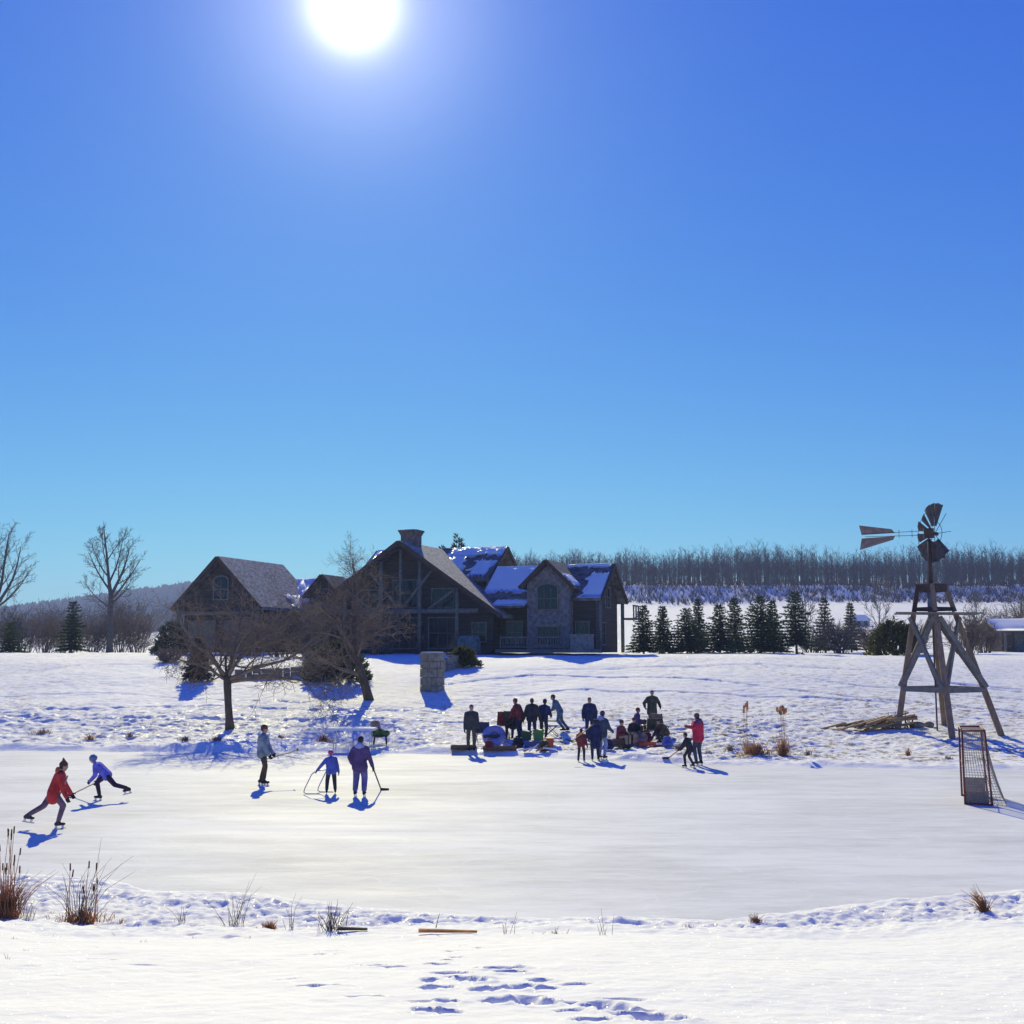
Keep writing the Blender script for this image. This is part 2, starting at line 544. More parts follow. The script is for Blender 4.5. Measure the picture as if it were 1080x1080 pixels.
BRICK = mat('chimney_stone', (0.10, 0.075, 0.07), 0.9, 0.2, 4, 0.8, 4, col2=(0.24, 0.19, 0.18))
PILLAR = mat('weathered_stone', (0.16, 0.15, 0.12), 0.9, 0.2, 5, 0.5, col2=(0.31, 0.29, 0.25))
WEATHERED = mat('weathered_timber', (0.18, 0.115, 0.075), 0.8, 0.3, 4, 0.4, col2=(0.31, 0.22, 0.155), stretch=(3, 3, 0.6))
DARKTIMBER = mat('dark_timber', (0.07, 0.045, 0.035), 0.8, 0.3, 5, 0.3)
GREYPLANK = mat('grey_plank', (0.18, 0.165, 0.15), 0.85, 0.25, 4, 0.3)
RUSTMETAL = mat('rusty_metal', (0.17, 0.10, 0.075), 0.6, 0.4, 5, 0.15, col2=(0.26, 0.20, 0.18), spec=0.5)
FANMETAL = mat('fan_metal', (0.06, 0.055, 0.055), 0.7, 0.4, 5, 0.15, col2=(0.13, 0.10, 0.09), spec=0.2)
GALV = mat('galvanised_metal', (0.20, 0.21, 0.23), 0.5, 0.3, 4, 0.1, spec=0.6, metal=0.4)
WIRE = mat('dark_wire', (0.06, 0.055, 0.055), 0.6, 0.2, 4, 0)
REDPAINT = mat('red_paint', (0.20, 0.055, 0.04), 0.6, 0.35, 12, 0)
NETCORD = mat('net_cord', (0.30, 0.27, 0.24), 0.9, 0.2, 20, 0)
CANVAS = mat('tan_canvas', (0.30, 0.25, 0.20), 0.9, 0.2, 6, 0.2)
PLASTICW = mat('white_plastic', (0.80, 0.80, 0.80), 0.5, 0.05, 5, 0)
STEEL = mat('steel', (0.45, 0.46, 0.48), 0.35, 0.15, 8, 0, spec=0.6, metal=0.7)
BLACKP = mat('black_plastic', (0.03, 0.03, 0.032), 0.5, 0.3, 8, 0)
WOODNEW = mat('split_wood', (0.30, 0.18, 0.09), 0.85, 0.3, 5, 0.3, col2=(0.55, 0.36, 0.19), stretch=(1, 4, 4))
SKIN = mat('skin', (0.46, 0.28, 0.21), 0.55, 0.1, 8, 0)


def cloth(name, c, var=0.42):
    return mat('cloth_' + name, c, 0.9, var, 4.5, 1.0, 8)


def hexc(r, g, b):
    return tuple(((v / 255) / 12.92 if v / 255 <= 0.04045 else ((v / 255 + 0.055) / 1.055) ** 2.4) for v in (r, g, b))


# ------------------------------------------------------------------ mesh builder
class MB:
    def __init__(self):
        self.v = []
        self.f = []

    def add(self, vs, fs):
        n = len(self.v)
        self.v.extend([tuple(p) for p in vs])
        self.f.extend([tuple(i + n for i in f) for f in fs])
        return self

    def box(self, c, s, rot=None):
        c = Vector(c)
        vs = []
        for dx, dy, dz in ((-1, -1, -1), (1, -1, -1), (1, 1, -1), (-1, 1, -1), (-1, -1, 1), (1, -1, 1), (1, 1, 1), (-1, 1, 1)):
            p = Vector((dx * s[0] / 2, dy * s[1] / 2, dz * s[2] / 2))
            if rot is not None:
                p = rot @ p
            vs.append(c + p)
        return self.add(vs, [(0, 3, 2, 1), (4, 5, 6, 7), (0, 1, 5, 4), (1, 2, 6, 5), (2, 3, 7, 6), (3, 0, 4, 7)])

    def beam(self, p0, p1, w, h=None, up=(0, 0, 1), taper=1.0):
        h = h or w
        p0, p1 = Vector(p0), Vector(p1)
        d = (p1 - p0).normalized()
        u = Vector(up)
        if abs(d.dot(u)) > 0.98:
            u = Vector((1, 0, 0))
        s = d.cross(u).normalized()
        t = s.cross(d).normalized()
        vs = []
        for p, k in ((p0, 1), (p1, taper)):
            for a, b in ((-1, -1), (1, -1), (1, 1), (-1, 1)):
                vs.append(p + s * (a * w / 2 * k) + t * (b * h / 2 * k))
        return self.add(vs, [(3, 2, 1, 0), (4, 5, 6, 7), (0, 1, 5, 4), (1, 2, 6, 5), (2, 3, 7, 6), (3, 0, 4, 7)])

    def tube(self, pts, rs, n=6, cap=True):
        pts = [Vector(p) for p in pts]
        if isinstance(rs, (int, float)):
            rs = [rs] * len(pts)
        base = len(self.v)
        ref = None
        for i, p in enumerate(pts):
            d = (pts[min(i + 1, len(pts) - 1)] - pts[max(i - 1, 0)])
            d = d.normalized() if d.length > 1e-9 else Vector((0, 0, 1))
            if ref is None:
                ref = d.orthogonal().normalized()
            s = (ref - d * ref.dot(d))
            s = s.normalized() if s.length > 1e-6 else d.orthogonal().normalized()
            ref = s
            t = d.cross(s)
            for k in range(n):
                a = 2 * math.pi * k / n
                self.v.append(tuple(p + (s * math.cos(a) + t * math.sin(a)) * rs[i]))
        for i in range(len(pts) - 1):
            for k in range(n):
                a = base + i * n + k
                b = base + i * n + (k + 1) % n
                self.f.append((a, b, b + n, a + n))
        if cap:
            self.f.append(tuple(base + k for k in reversed(range(n))))
            self.f.append(tuple(base + (len(pts) - 1) * n + k for k in range(n)))
        return self

    def capsule(self, p0, r0, p1, r1, n=10):
        p0, p1 = Vector(p0), Vector(p1)
        d = p1 - p0
        d = d.normalized() if d.length > 1e-6 else Vector((0, 0, 1))
        pts, rs = [], []
        for a in (88, 60, 30):
            pts.append(p0 - d * r0 * math.sin(rad(a)))
            rs.append(r0 * math.cos(rad(a)))
        pts += [p0, p1]
        rs += [r0, r1]
        for a in (30, 60, 88):
            pts.append(p1 + d * r1 * math.sin(rad(a)))
            rs.append(r1 * math.cos(rad(a)))
        return self.tube(pts, rs, n)

    def ell(self, c, r, rot=None, nu=12, nv=8):
        c = Vector(c)
        vs, fs = [], []
        for j in range(nv + 1):
            th = math.pi * min(max(j / nv, 0.004), 0.996)
            for i in range(nu):
                ph = 2 * math.pi * i / nu
                p = Vector((r[0] * math.sin(th) * math.cos(ph), r[1] * math.sin(th) * math.sin(ph), -r[2] * math.cos(th)))
                vs.append(c + (rot @ p if rot is not None else p))
        for j in range(nv):
            for i in range(nu):
                a = j * nu + i
                b = j * nu + (i + 1) % nu
                fs.append((a, b, b + nu, a + nu))
        fs.append(tuple(reversed(range(nu))))
        fs.append(tuple(nv * nu + i for i in range(nu)))
        return self.add(vs, fs)

    def prism(self, poly, vec):
        """poly: list of 3D points (planar), extruded by vec"""
        vec = Vector(vec)
        p = [Vector(q) for q in poly]
        n = len(p)
        nrm = Vector((0, 0, 0))
        for i in range(n):
            nrm += p[i].cross(p[(i + 1) % n])
        if nrm.dot(vec) > 0:
            p.reverse()
        vs = p + [q + vec for q in p]
        fs = [tuple(range(n)), tuple(reversed(range(n, 2 * n)))]
        for i in range(n):
            j = (i + 1) % n
            fs.append((j, i, i + n, j + n))
        return self.add(vs, fs)

    def mesh(self, name):
        me = bpy.data.meshes.new(name)
        me.from_pydata(self.v, [], self.f)
        me.update()
        return me

    def obj(self, name, m, parent=None, smooth=False, loc=None):
        me = self.mesh(name)
        if smooth:
            me.polygons.foreach_set('use_smooth', [True] * len(me.polygons))
        me.materials.append(m)
        return link(name, me, parent, loc)


def link(name, me, parent=None, loc=None):
    o = bpy.data.objects.new(name, me)
    COL.objects.link(o)
    if parent:
        o.parent = parent
    if loc is not None:
        o.location = loc
    return o


def tag(o, label=None, cat=None, group=None, kind=None):
    if label:
        o['label'] = label
    if cat:
        o['category'] = cat
    if group:
        o['group'] = group
    if kind:
        o['kind'] = kind
    return o


def thing(name, loc, label, cat, rz=0.0, group=None):
    o = bpy.data.objects.new(name, None)
    COL.objects.link(o)
    o.location = loc
    o.rotation_euler = (0, 0, rz)
    o.empty_display_size = 0.2
    return tag(o, label, cat, group)


REMESH = []


def soft(mb, name, m, parent, voxel):
    """one continuous skin over overlapping rounded forms"""
    o = mb.obj(name, m, parent, True)
    md = o.modifiers.new('r', 'REMESH')
    md.mode = 'VOXEL'
    md.voxel_size = voxel
    md.use_smooth_shade = True
    sm = o.modifiers.new('s', 'SMOOTH')
    sm.factor = 0.5
    sm.iterations = 3
    REMESH.append(o)
    return o


def bake_soft():
    bpy.context.view_layer.update()
    dg = bpy.context.evaluated_depsgraph_get()
    for o in REMESH:
        ev = o.evaluated_get(dg)
        me = bpy.data.meshes.new_from_object(ev)
        me.name = o.name
        if not me.materials:
            me.materials.append(o.data.materials[0])
        o['_m'] = 0
        del o['_m']
        o.modifiers.clear()
        o.data = me


# ------------------------------------------------------------------ ground
def build_ground():
    ys = np.concatenate([np.linspace(-60, 0, 30, endpoint=False), np.arange(0, 4.6, 0.12), np.arange(4.6, 12.4, 0.027),
                         np.arange(12.4, 22.5, 0.045), np.arange(22.5, 38.0, 0.7), np.arange(38.0, 54, 0.075), np.arange(54, 66, 0.11),
                         np.arange(66, 92, 0.22), np.arange(92, 150, 2.0), np.arange(150, 355, 6), np.arange(355, 385, 1.5),
                         np.geomspace(388, 2400, 34)])
    ti = np.linspace(-1, 1, 470)
    to = np.geomspace(1.02, 8.0, 26)
    t = np.concatenate([-to[::-1], ti, to])
    hw = 0.5 * np.maximum(ys, 0) + 1.6
    X = t[None, :] * hw[:, None] + np.sign(t[None, :]) * np.maximum(np.abs(t[None, :]) - 1, 0) * 8
    Y = np.repeat(ys[:, None], len(t), 1)
    Z = height(X.ravel(), Y.ravel())
    n, k = X.shape
    co = np.stack([X.ravel(), Y.ravel(), Z], 1).astype(np.float32)
    i = np.arange(n - 1)[:, None] * k + np.arange(k - 1)[None, :]
    fc = np.stack([i, i + 1, i + 1 + k, i + k], -1).reshape(-1, 4).astype(np.int32)
    me = bpy.data.meshes.new('ground')
    me.vertices.add(len(co))
    me.vertices.foreach_set('co', co.ravel())
    me.loops.add(fc.size)
    me.loops.foreach_set('vertex_index', fc.ravel())
    me.polygons.add(len(fc))
    me.polygons.foreach_set('loop_start', np.arange(0, fc.size, 4, dtype=np.int32))
    me.polygons.foreach_set('loop_total', np.full(len(fc), 4, np.int32))
    me.polygons.foreach_set('use_smooth', np.ones(len(fc), bool))
    me.update(calc_edges=True)
    x, y = co[:, 0], co[:, 1]
    yn, yf = shore(x, y)
    thin = sstep(0.6, 2.5, y - yf) * (1 - sstep(80, 90, y)) * np.clip(0.55 + 0.75 * fbm(x * 0.1, y * 0.08, 55, 2), 0, 1)
    thin = thin * np.interp(y, [46, 56, 61, 84], [1.25, 1.1, 0.5, 0.35])
    a = me.attributes.new('thin', 'FLOAT', 'POINT')
    a.data.foreach_set('value', thin.astype(np.float32))
    me.materials.append(ground_material())
    tag(link('ground', me), kind='structure')


build_ground()

xs = np.linspace(-58, 54, 300)
yn, yf = shore(xs, xs * 0)
mb = MB()
vs = [(x, a - 0.35, 0.012) for x, a in zip(xs, yn)] + [(x, b + 0.35, 0.012) for x, b in zip(xs, yf)]
mb.add(vs, [(i, i + 1, i + 301, i + 300) for i in range(299)])
tag(mb.obj('ice', ice_material()), kind='structure')


# ------------------------------------------------------------------ house helpers
def slab(mb, a, b, c, d, th):
    """sloping slab: a,b along the ridge, c,d along the eave (c below b, d below a)"""
    return mb.prism([a, b, c, d], (0, 0, -th))


def snow_patch(parent, a, b, c, d, u0, u1, t0, t1, seed, th=0.10, lift=0.03, jag=0.05):
    """an uneven sheet of snow lying on the slope a-b (ridge) / d-c (eave)"""
    a, b, c, d = map(Vector, (a, b, c, d))
    rr = random.Random(seed)
    nu, nv = 16, 8
    vs, fs = [], []

    def P(u, t):
        return (a * (1 - u) + b * u) * (1 - t) + (d * (1 - u) + c * u) * t
    for j in range(nv + 1):
        for i in range(nu + 1):
            fi, fj = i / nu, j / nv
            u = u0 + (u1 - u0) * fi
            t = t0 + (t1 - t0) * fj
            if i in (0, nu) and (0.02 < u < 0.98):
                u += rr.uniform(-jag, jag)
            if j in (0, nv) and (0.02 < t < 0.98):
                t += rr.uniform(-jag, jag) * 1.2
            edge = i in (0, nu) or j in (0, nv)
            p = P(u, t)
            p.z += lift + (0 if edge else th * rr.uniform(0.6, 1.1))
            vs.append(p)
    for j in range(nv):
        for i in range(nu):
            k = j * (nu + 1) + i
            fs.append((k, k + 1, k + nu + 2, k + nu + 1))
    m = MB()
    m.add(vs, fs)
    # skirt, so that the sheet is closed onto the roof
    k0 = len(vs)
    ring = [i for i in range(nu + 1)] + [j * (nu + 1) + nu for j in range(1, nu * 0 + nv + 1)] + \
           [nv * (nu + 1) + i for i in range(nu - 1, -1, -1)] + [j * (nu + 1) for j in range(nv - 1, 0, -1)]
    low = [Vector(vs[i]) - Vector((0, 0, lift + 0.02)) for i in ring]
    m.v.extend([tuple(p) for p in low])
    for q in range(len(ring)):
        w = (q + 1) % len(ring)
        m.f.append((ring[q], ring[w], k0 + w, k0 + q))
    return m.obj('roof_snow', SNOW, parent, True)


def window(parent, o, ax, w, h, nrm, nx=2, ny=2, arch=False, fm=None, bar=0.07):
    """o: centre on the wall, ax: unit vector along the wall, nrm: outward normal"""
    o, ax, nrm = Vector(o), Vector(ax), Vector(nrm)
    up = Vector((0, 0, 1))
    m = MB()
    fr = 0.10
    c = o + nrm * 0.05
    m.beam(c - ax * (w / 2) - up * h / 2, c - ax * (w / 2) + up * h / 2, fr, fr, nrm)
    m.beam(c + ax * (w / 2) - up * h / 2, c + ax * (w / 2) + up * h / 2, fr, fr, nrm)
    m.beam(c - ax * (w / 2 + fr) - up * (h / 2 + .05), c + ax * (w / 2 + fr) - up * (h / 2 + .05), fr, fr * 1.4, nrm)
    if arch:
        pts = [c + ax * (w / 2 * math.cos(math.pi * i / 8)) + up * (h / 2 + w * 0.22 * math.sin(math.pi * i / 8)) for i in range(9)]
        for p, q in zip(pts[:-1], pts[1:]):
            m.beam(p, q, fr * 1.3, fr * 1.1, nrm)
    else:
        m.beam(c - ax * (w / 2 + fr) + up * (h / 2 + .05), c + ax * (w / 2 + fr) + up * (h / 2 + .05), fr, fr * 1.4, nrm)
    win = m.obj('window', fm or TIMBER, parent)
    pn = MB()
    g = o + nrm * 0.025
    poly = [g - ax * w / 2 - up * h / 2, g + ax * w / 2 - up * h / 2, g + ax * w / 2 + up * h / 2]
    if arch:
        poly += [g + ax * (w / 2 * math.cos(math.pi * i / 8)) + up * (h / 2 + w * 0.22 * math.sin(math.pi * i / 8)) for i in range(1, 8)]
    poly += [g - ax * w / 2 + up * h / 2]
    pn.prism(poly, nrm * 0.02)
    pn.obj('pane', GLASS, win)
    for i in range(1, nx):
        x = -w / 2 + w * i / nx
        MB().beam(c + ax * x - up * h / 2, c + ax * x + up * h / 2, bar * .6, bar, nrm).obj('mullion', fm or TIMBER, win)
    for j in range(1, ny):
        z = -h / 2 + h * j / ny
        MB().beam(c - ax * w / 2 + up * z + nrm * .004, c + ax * w / 2 + up * z + nrm * .004, bar * .6, bar, nrm).obj('mullion', fm or TIMBER, win)
    return win


def fascia(parent, pts, m=DARKTIMBER, w=0.28, t=0.09, up=(0, 0, 1)):
    b = MB()
    for p, q in zip(pts[:-1], pts[1:]):
        b.beam(p, q, t, w, up)
    return b.obj('bargeboard', m, parent)


X3, Y3, Z3 = Vector((1, 0, 0)), Vector((0, 1, 0)), Vector((0, 0, 1))

# ------------------------------------------------------------------ main house
HB = 3.72
house = thing('log_house', (-8.03, 86.0, HB), 'large dark log house with stone chimney, steep gables and snow on its roofs', 'house', rad(-20))


def HZ(u, ridge=8.35, k=0.684):
    return ridge - k * abs(u)


mb = MB()
mb.prism([(-5.5, 0, 0), (7.1, 0, 0), (7.1, 0, HZ(7.1) - .3), (0, 0, 8.05), (-5.5, 0, HZ(5.5) - .3)], (0, 12, 0))
mb.obj('wall', LOGS, house)
mb = MB()
mb.prism([(-5.4, 3.6, 0.01), (-5.4, 10.6, 0.01), (-5.4, 10.6, 5.6), (-5.4, 7, 8.05), (-5.4, 3.6, 5.6)], (10.4, 0, 0))
mb.obj('wall', LOGS, house)
mb = MB()
mb.prism([(6.2, 1.3, 0.02), (6.2, 7.3, 0.02), (6.2, 7.3, 4.05), (6.2, 4.3, 6.3), (6.2, 1.3, 4.05)], (8.3, 0, 0))
mb.obj('wall', LOGS, house)
mb = MB()
mb.prism([(9.6, .3, 0.03), (12.8, .3, 0.03), (12.8, .3, 4.95), (11.2, .3, 6.35), (9.6, .3, 4.95)], (0, 3.4, 0))
tag(mb.obj('stone_bay', STONE, house), 'pale fieldstone gabled bay with an arched upper window')
mb = MB()
mb.prism([(-14, 3.9, 0.01), (-14, 10.1, 0.01), (-14, 10.1, 3.9), (-14, 7, 5.9), (-14, 3.9, 3.9)], (8.6, 0, 0))
mb.obj('wall', LOGS, house)

# roofs of the house
FR, BK = -1.3, 12.6
main_r = ((0, FR, 8.35), (0, BK, 8.35), (8.2, BK, HZ(8.2)), (8.2, FR, HZ(8.2)))
main_l = ((0, FR, 8.35), (0, BK, 8.35), (-6.2, BK, HZ(6.2)), (-6.2, FR, HZ(6.2)))
tag(slab(MB(), *main_r, 0.26).obj('roof', SHINGLE2, house), 'frosted shingle slope right of the main gable')
slab(MB(), *main_l, 0.26).obj('roof', SHINGLE, house)
cw_f = ((-5.9, 7, 8.42), (5.6, 7, 8.42), (5.6, 2.95, 5.65), (-5.9, 2.95, 5.65))
cw_b = ((-5.9, 7, 8.42), (5.6, 7, 8.42), (5.6, 11.05, 5.65), (-5.9, 11.05, 5.65))
slab(MB(), *cw_f, 0.24).obj('roof', SHINGLE, house)
slab(MB(), *cw_b, 0.24).obj('roof', SHINGLE, house)
rw_f = ((5.6, 4.3, 6.6), (15.1, 4.3, 6.6), (15.1, .7, 3.95), (5.6, .7, 3.95))
rw_b = ((5.6, 4.3, 6.6), (15.1, 4.3, 6.6), (15.1, 7.9, 3.95), (5.6, 7.9, 3.95))
slab(MB(), *rw_f, 0.24).obj('roof', SHINGLE, house)
slab(MB(), *rw_b, 0.24).obj('roof', SHINGLE, house)
by_l = ((11.2, -.15, 6.72), (11.2, 4.0, 6.72), (9.2, 4.0, 4.8), (9.2, -.15, 4.8))
by_r = ((11.2, -.15, 6.72), (11.2, 4.0, 6.72), (13.2, 4.0, 4.8), (13.2, -.15, 4.8))
slab(MB(), *by_l, 0.2).obj('roof', SHINGLE, house)
slab(MB(), *by_r, 0.2).obj('roof', SHINGLE, house)
wg_f = ((-14.3, 7, 6.15), (-5.2, 7, 6.15), (-5.2, 3.4, 3.75), (-14.3, 3.4, 3.75))
wg_b = ((-14.3, 7, 6.15), (-5.2, 7, 6.15), (-5.2, 10.6, 3.75), (-14.3, 10.6, 3.75))
slab(MB(), *wg_f, 0.22).obj('roof', SHINGLE, house)
slab(MB(), *wg_b, 0.22).obj('roof', SHINGLE, house)
# porch lean-to between the gable and the bay
po = ((7.0, 1.3, 4.0), (9.6, 1.3, 4.0), (9.6, -.3, 3.4), (7.0, -.3, 3.4))
slab(MB(), *po, 0.16).obj('porch_roof', SHINGLE, house)
# dormer on the link wing
mb = MB()
mb.prism([(-10.4, 3.7, 3.0), (-7.8, 3.7, 3.0), (-7.8, 3.7, 4.6), (-9.1, 3.7, 6.0), (-10.4, 3.7, 4.6)], (0, 3, 0))
mb.obj('dormer', LOGS, house)
slab(MB(), (-9.1, 3.3, 6.3), (-9.1, 7, 6.3), (-10.7, 7, 4.55), (-10.7, 3.3, 4.55), .16).obj('roof', SHINGLE, house)
slab(MB(), (-9.1, 3.3, 6.3), (-9.1, 7, 6.3), (-7.5, 7, 4.55), (-7.5, 3.3, 4.55), .16).obj('roof', SHINGLE, house)
fascia(house, [(-10.75, 3.25, 4.4), (-9.1, 3.25, 6.2), (-7.45, 3.25, 4.4)])

for (sl, u0, u1, t0, t1, sd) in ((cw_f, .585, 1.0, 0.0, .30, 1), (cw_f, .585, .76, .25, 1.0, 2), (cw_f, .84, .95, .45, .92, 3), (cw_f, 0.0, .30, 0.0, .8, 13),
                                 (main_r, .27, .72, .70, .99, 4), (rw_f, .02, .40, 0.0, .80, 5), (rw_f, .84, .99, .28, 1.0, 6),
                                 (rw_f, .62, .98, 0.0, .10, 16), (by_r, .1, .6, .55, .98, 7), (wg_f, .02, .42, 0.0, .92, 8), (wg_f, .0, .98, 0.0, .16, 9),
                                 (po, .0, 1.0, 0.0, .98, 10), (rw_b, .02, .98, 0, 1, 11), (wg_b, .02, .98, 0, 1, 12), (cw_b, .0, .99, 0, .9, 14)):
    snow_patch(house, *sl, u0, u1, t0, t1, sd, th=.10 if sl is not rw_f else .06)

fascia(house, [(-6.25, FR - .06, HZ(6.25) - .15), (0, FR - .06, 8.2), (8.25, FR - .06, HZ(8.25) - .15)], w=.34, t=.12)
fascia(house, [(5.66, 2.9, 5.5), (5.66, 7, 8.27), (5.66, 11.1, 5.5)], w=.3, t=.1)
fascia(house, [(-5.96, 2.9, 5.5), (-5.96, 7, 8.27), (-5.96, 11.1, 5.5)], w=.3, t=.1)
fascia(house, [(15.16, .65, 3.8), (15.16, 4.3, 6.45), (15.16, 7.95, 3.8)], w=.3, t=.1)
fascia(house, [(9.15, -.21, 4.65), (11.2, -.21, 6.6), (13.25, -.21, 4.65)], w=.26, t=.1)

# the timber frame of the main gable
for u in (-4.6, -1.6, 1.6, 4.6):
    MB().tube([(u, -.95, 0), (u, -.95, min(HZ(u) - .45, 7.2))], .15, 10).obj('post', TIMBER, house, True)
MB().tube([(-6.0, -.95, 3.05), (6.3, -.95, 3.05)], .19, 10).obj('tie_beam', TIMBER, house, True)
for s in (-1, 1):
    MB().tube([(s * 4.5, -.93, 4.7), (s * 2.3, -.93, 3.2)], .11, 8).obj('brace', TIMBER, house, True)
    MB().tube([(s * 2.5, -.93, 6.0), (s * .2, -.93, 3.3)], .11, 8).obj('brace', TIMBER, house, True)
MB().tube([(0, -.92, 3.0), (0, -.92, 7.7)], .13, 8).obj('king_post', TIMBER, house, True)
for u, w in ((-3.1, 2.3), (0, 2.5), (3.1, 2.3)):
    window(house, (u, 0, 1.45), X3, w, 2.2, -Y3, 3, 2)
    window(house, (u, 0, 4.05 if u else 4.4), X3, w - .5, 1.3 if u else 2.0, -Y3, 2, 1 if u else 2)
window(house, (6.0, 0, 1.5), X3, 1.1, 1.3, -Y3)
window(house, (8.3, 1.3, 1.5), X3, 1.2, 1.5, -Y3)
window(house, (11.2, .3, 3.9), X3, 1.55, 1.5, -Y3, 3, 2, True)
window(house, (11.2, .3, 1.25), X3, 1.6, 1.2, -Y3, 3, 1)
MB().box((11.2, .22, 1.98), (1.9, .2, .22)).obj('lintel', PILLAR, house)
MB().box((11.2, .2, .52), (1.9, .24, .12)).obj('sill', PILLAR, house)
for u in (13.5,):
    window(house, (u, 1.3, 1.4), X3, 1.0, 1.6, -Y3)
window(house, (14.5, 4.3, 4.1), Y3, 1.4, 1.4, X3, 2, 2)
window(house, (14.5, 3.0, 1.4), Y3, 1.2, 1.5, X3, 2, 2)
window(house, (-9.1, 3.7, 4.5), X3, 1.1, 1.1, -Y3, 2, 2)
for u in (-12.6, -7):
    window(house, (u, 3.9, 1.7), X3, 1.3, 1.3, -Y3, 2, 2)
for u, v in ((14.9, 1.0), (14.9, 7.4)):
    MB().tube([(u, v, 0), (u, v, 3.75)], .14, 8).obj('post', TIMBER, house, True)

# chimney
mb = MB()
mb.box((-.1, 1.1, 7.9), (1.25, 1.1, 2.2))
ch = mb.obj('chimney', BRICK, house)
mb = MB()
for k, (w, z) in enumerate(((1.34, 9.0), (1.46, 9.13), (1.58, 9.26))):
    mb.box((-.1, 1.1, z), (w, w - .12, .126))
mb.obj('cap', BRICK, ch)
MB().box((-.1, 1.1, 9.35), (.8, .7, .06)).obj('flue', DARKTIMBER, ch)
# small balcony at the right end
mb = MB()
mb.box((15.6, 7.2, 2.55), (1.0, 1.6, .14))
bal = mb.obj('balcony', TIMBER, house)
for v in (6.45, 7.2, 7.95):
    MB().box((16.02, v, 3.05), (.1, .1, .9)).obj('post', TIMBER, bal)
MB().box((16.02, 7.2, 3.55), (.12, 1.7, .1)).obj('rail', TIMBER, bal)
# terrace with railing
mb = MB()
mb.box((11.6, -.9, .14), (7.2, 2.2, .24))
dk = mb.obj('deck', TIMBER, house)
MB().box((10.95, -2.0, 1.1), (5.2, .1, .1)).obj('rail', TIMBER, dk)
MB().box((10.95, -2.0, .42), (5.2, .07, .07)).obj('rail', TIMBER, dk)
for i in range(27):
    MB().box((8.4 + i * .196, -2.0, .72), (.1 if i % 6 == 0 else .045, .045, .66)).obj('baluster', TIMBER, dk)
mb = MB()
mb.box((14.35, -1.75, .62), (1.5, .7, 1.2))
pl = tag(mb.obj('planter_wall', PILLAR, house), 'pale low stone planter at the right corner of the deck')
MB().box((14.35, -1.75, 1.26), (1.6, .8, .09)).obj('coping', PILLAR, pl)

# a covered grill in front of the house
g = thing('covered_grill', at(495, 82.5), 'grey-green covered grill on the snow in front of the main gable', 'grill', rad(-20))
mb = MB()
mb.prism([(-.8, -.35, .12), (.8, -.35, .12), (.72, -.32, 1.25), (-.72, -.32, 1.25)], (0, .75, 0))
mb.obj('cover', cloth('grill', (0.14, 0.19, 0.17)), g)
mb = MB()
mb.capsule((-.62, 0, 1.22), .2, (.62, 0, 1.22), .2, 10)
mb.obj('lid', cloth('grill', (0.14, 0.19, 0.17)), g, True)
for sx in (-.7, .7):
    MB().tube([(sx, -.28, 0), (sx, -.28, .2)], .05, 8).obj('leg', BLACKP, g)
    MB().tube([(sx, .28, 0), (sx, .28, .2)], .05, 8).obj('leg', BLACKP, g)

# ------------------------------------------------------------------ garage
gp = at(236, 88.6)
gar = thing('log_garage', (gp.x, gp.y, 3.7), 'separate dark log garage with a steep gable and frosted roof, left of the house', 'garage', rad(-19))
mb = MB()
mb.prism([(-3.3, 0, 0), (3.3, 0, 0), (3.3, 0, 3.75), (0, 0, 7.05), (-3.3, 0, 3.75)], (0, 8.6, 0))
mb.obj('wall', LOGS, gar)
ga_r = ((0, -.7, 7.45), (0, 9.2, 7.45), (3.95, 9.2, 3.5), (3.95, -.7, 3.5))
ga_l = ((0, -.7, 7.45), (0, 9.2, 7.45), (-3.95, 9.2, 3.5), (-3.95, -.7, 3.5))
slab(MB(), *ga_r, .24).obj('roof', SHINGLE2, gar)
slab(MB(), *ga_l, .24).obj('roof', SHINGLE, gar)
fascia(gar, [(-4.0, -.76, 3.32), (0, -.76, 7.32), (4.0, -.76, 3.32)], w=.3, t=.1)
snow_patch(gar, *ga_r, .55, .99, .70, 1.0, 21)
window(gar, (0, 0, 4.9), X3, 1.3, 1.5, -Y3, 2, 2, True)
for u in (-1.6, 1.6):
    mb = MB()
    mb.box((u, -.04, 1.25), (2.5, .1, 2.5))
    dr = mb.obj('garage_door', TIMBER, gar)
    for j in range(4):
        MB().box((u, -.10, .35 + j * .6), (2.35, .05, .5)).obj('panel', TIMBER, dr)
MB().tube([(-3.7, -.5, 3.05), (3.7, -.5, 3.05)], .15, 8).obj('tie_beam', TIMBER, gar, True)
for u in (-3.5, 3.5):
    MB().tube([(u, -.5, 0), (u, -.5, 3.5)], .15, 8).obj('post', TIMBER, gar, True)

# ------------------------------------------------------------------ low shed at the right, small far house
p = at(1046, 100)
sh = thing('low_shed', (p.x, 100, 3.65), 'low wooden shed with a snow-covered roof at the right edge', 'shed', rad(-3))
mb = MB()
mb.box((7.5, 2, .95), (14.4, 4, 1.9))
mb.obj('wall', mat('shed_boards', (0.13, 0.10, 0.08), 0.85, 0.3, 2, .4, stretch=(6, 6, .4)), sh)
slab(MB(), (-.4, 2, 3.0), (15.4, 2, 3.0), (15.4, -.9, 1.9), (-.4, -.9, 1.9), .16).obj('roof', SHINGLE, sh)
slab(MB(), (-.4, 2, 3.0), (15.4, 2, 3.0), (15.4, 4.9, 1.9), (-.4, 4.9, 1.9), .16).obj('roof', SHINGLE, sh)
snow_patch(sh, (-.4, 2, 3.0), (15.4, 2, 3.0), (15.4, -.9, 1.9), (-.4, -.9, 1.9), 0, 1, 0, 1, 31, th=.16)
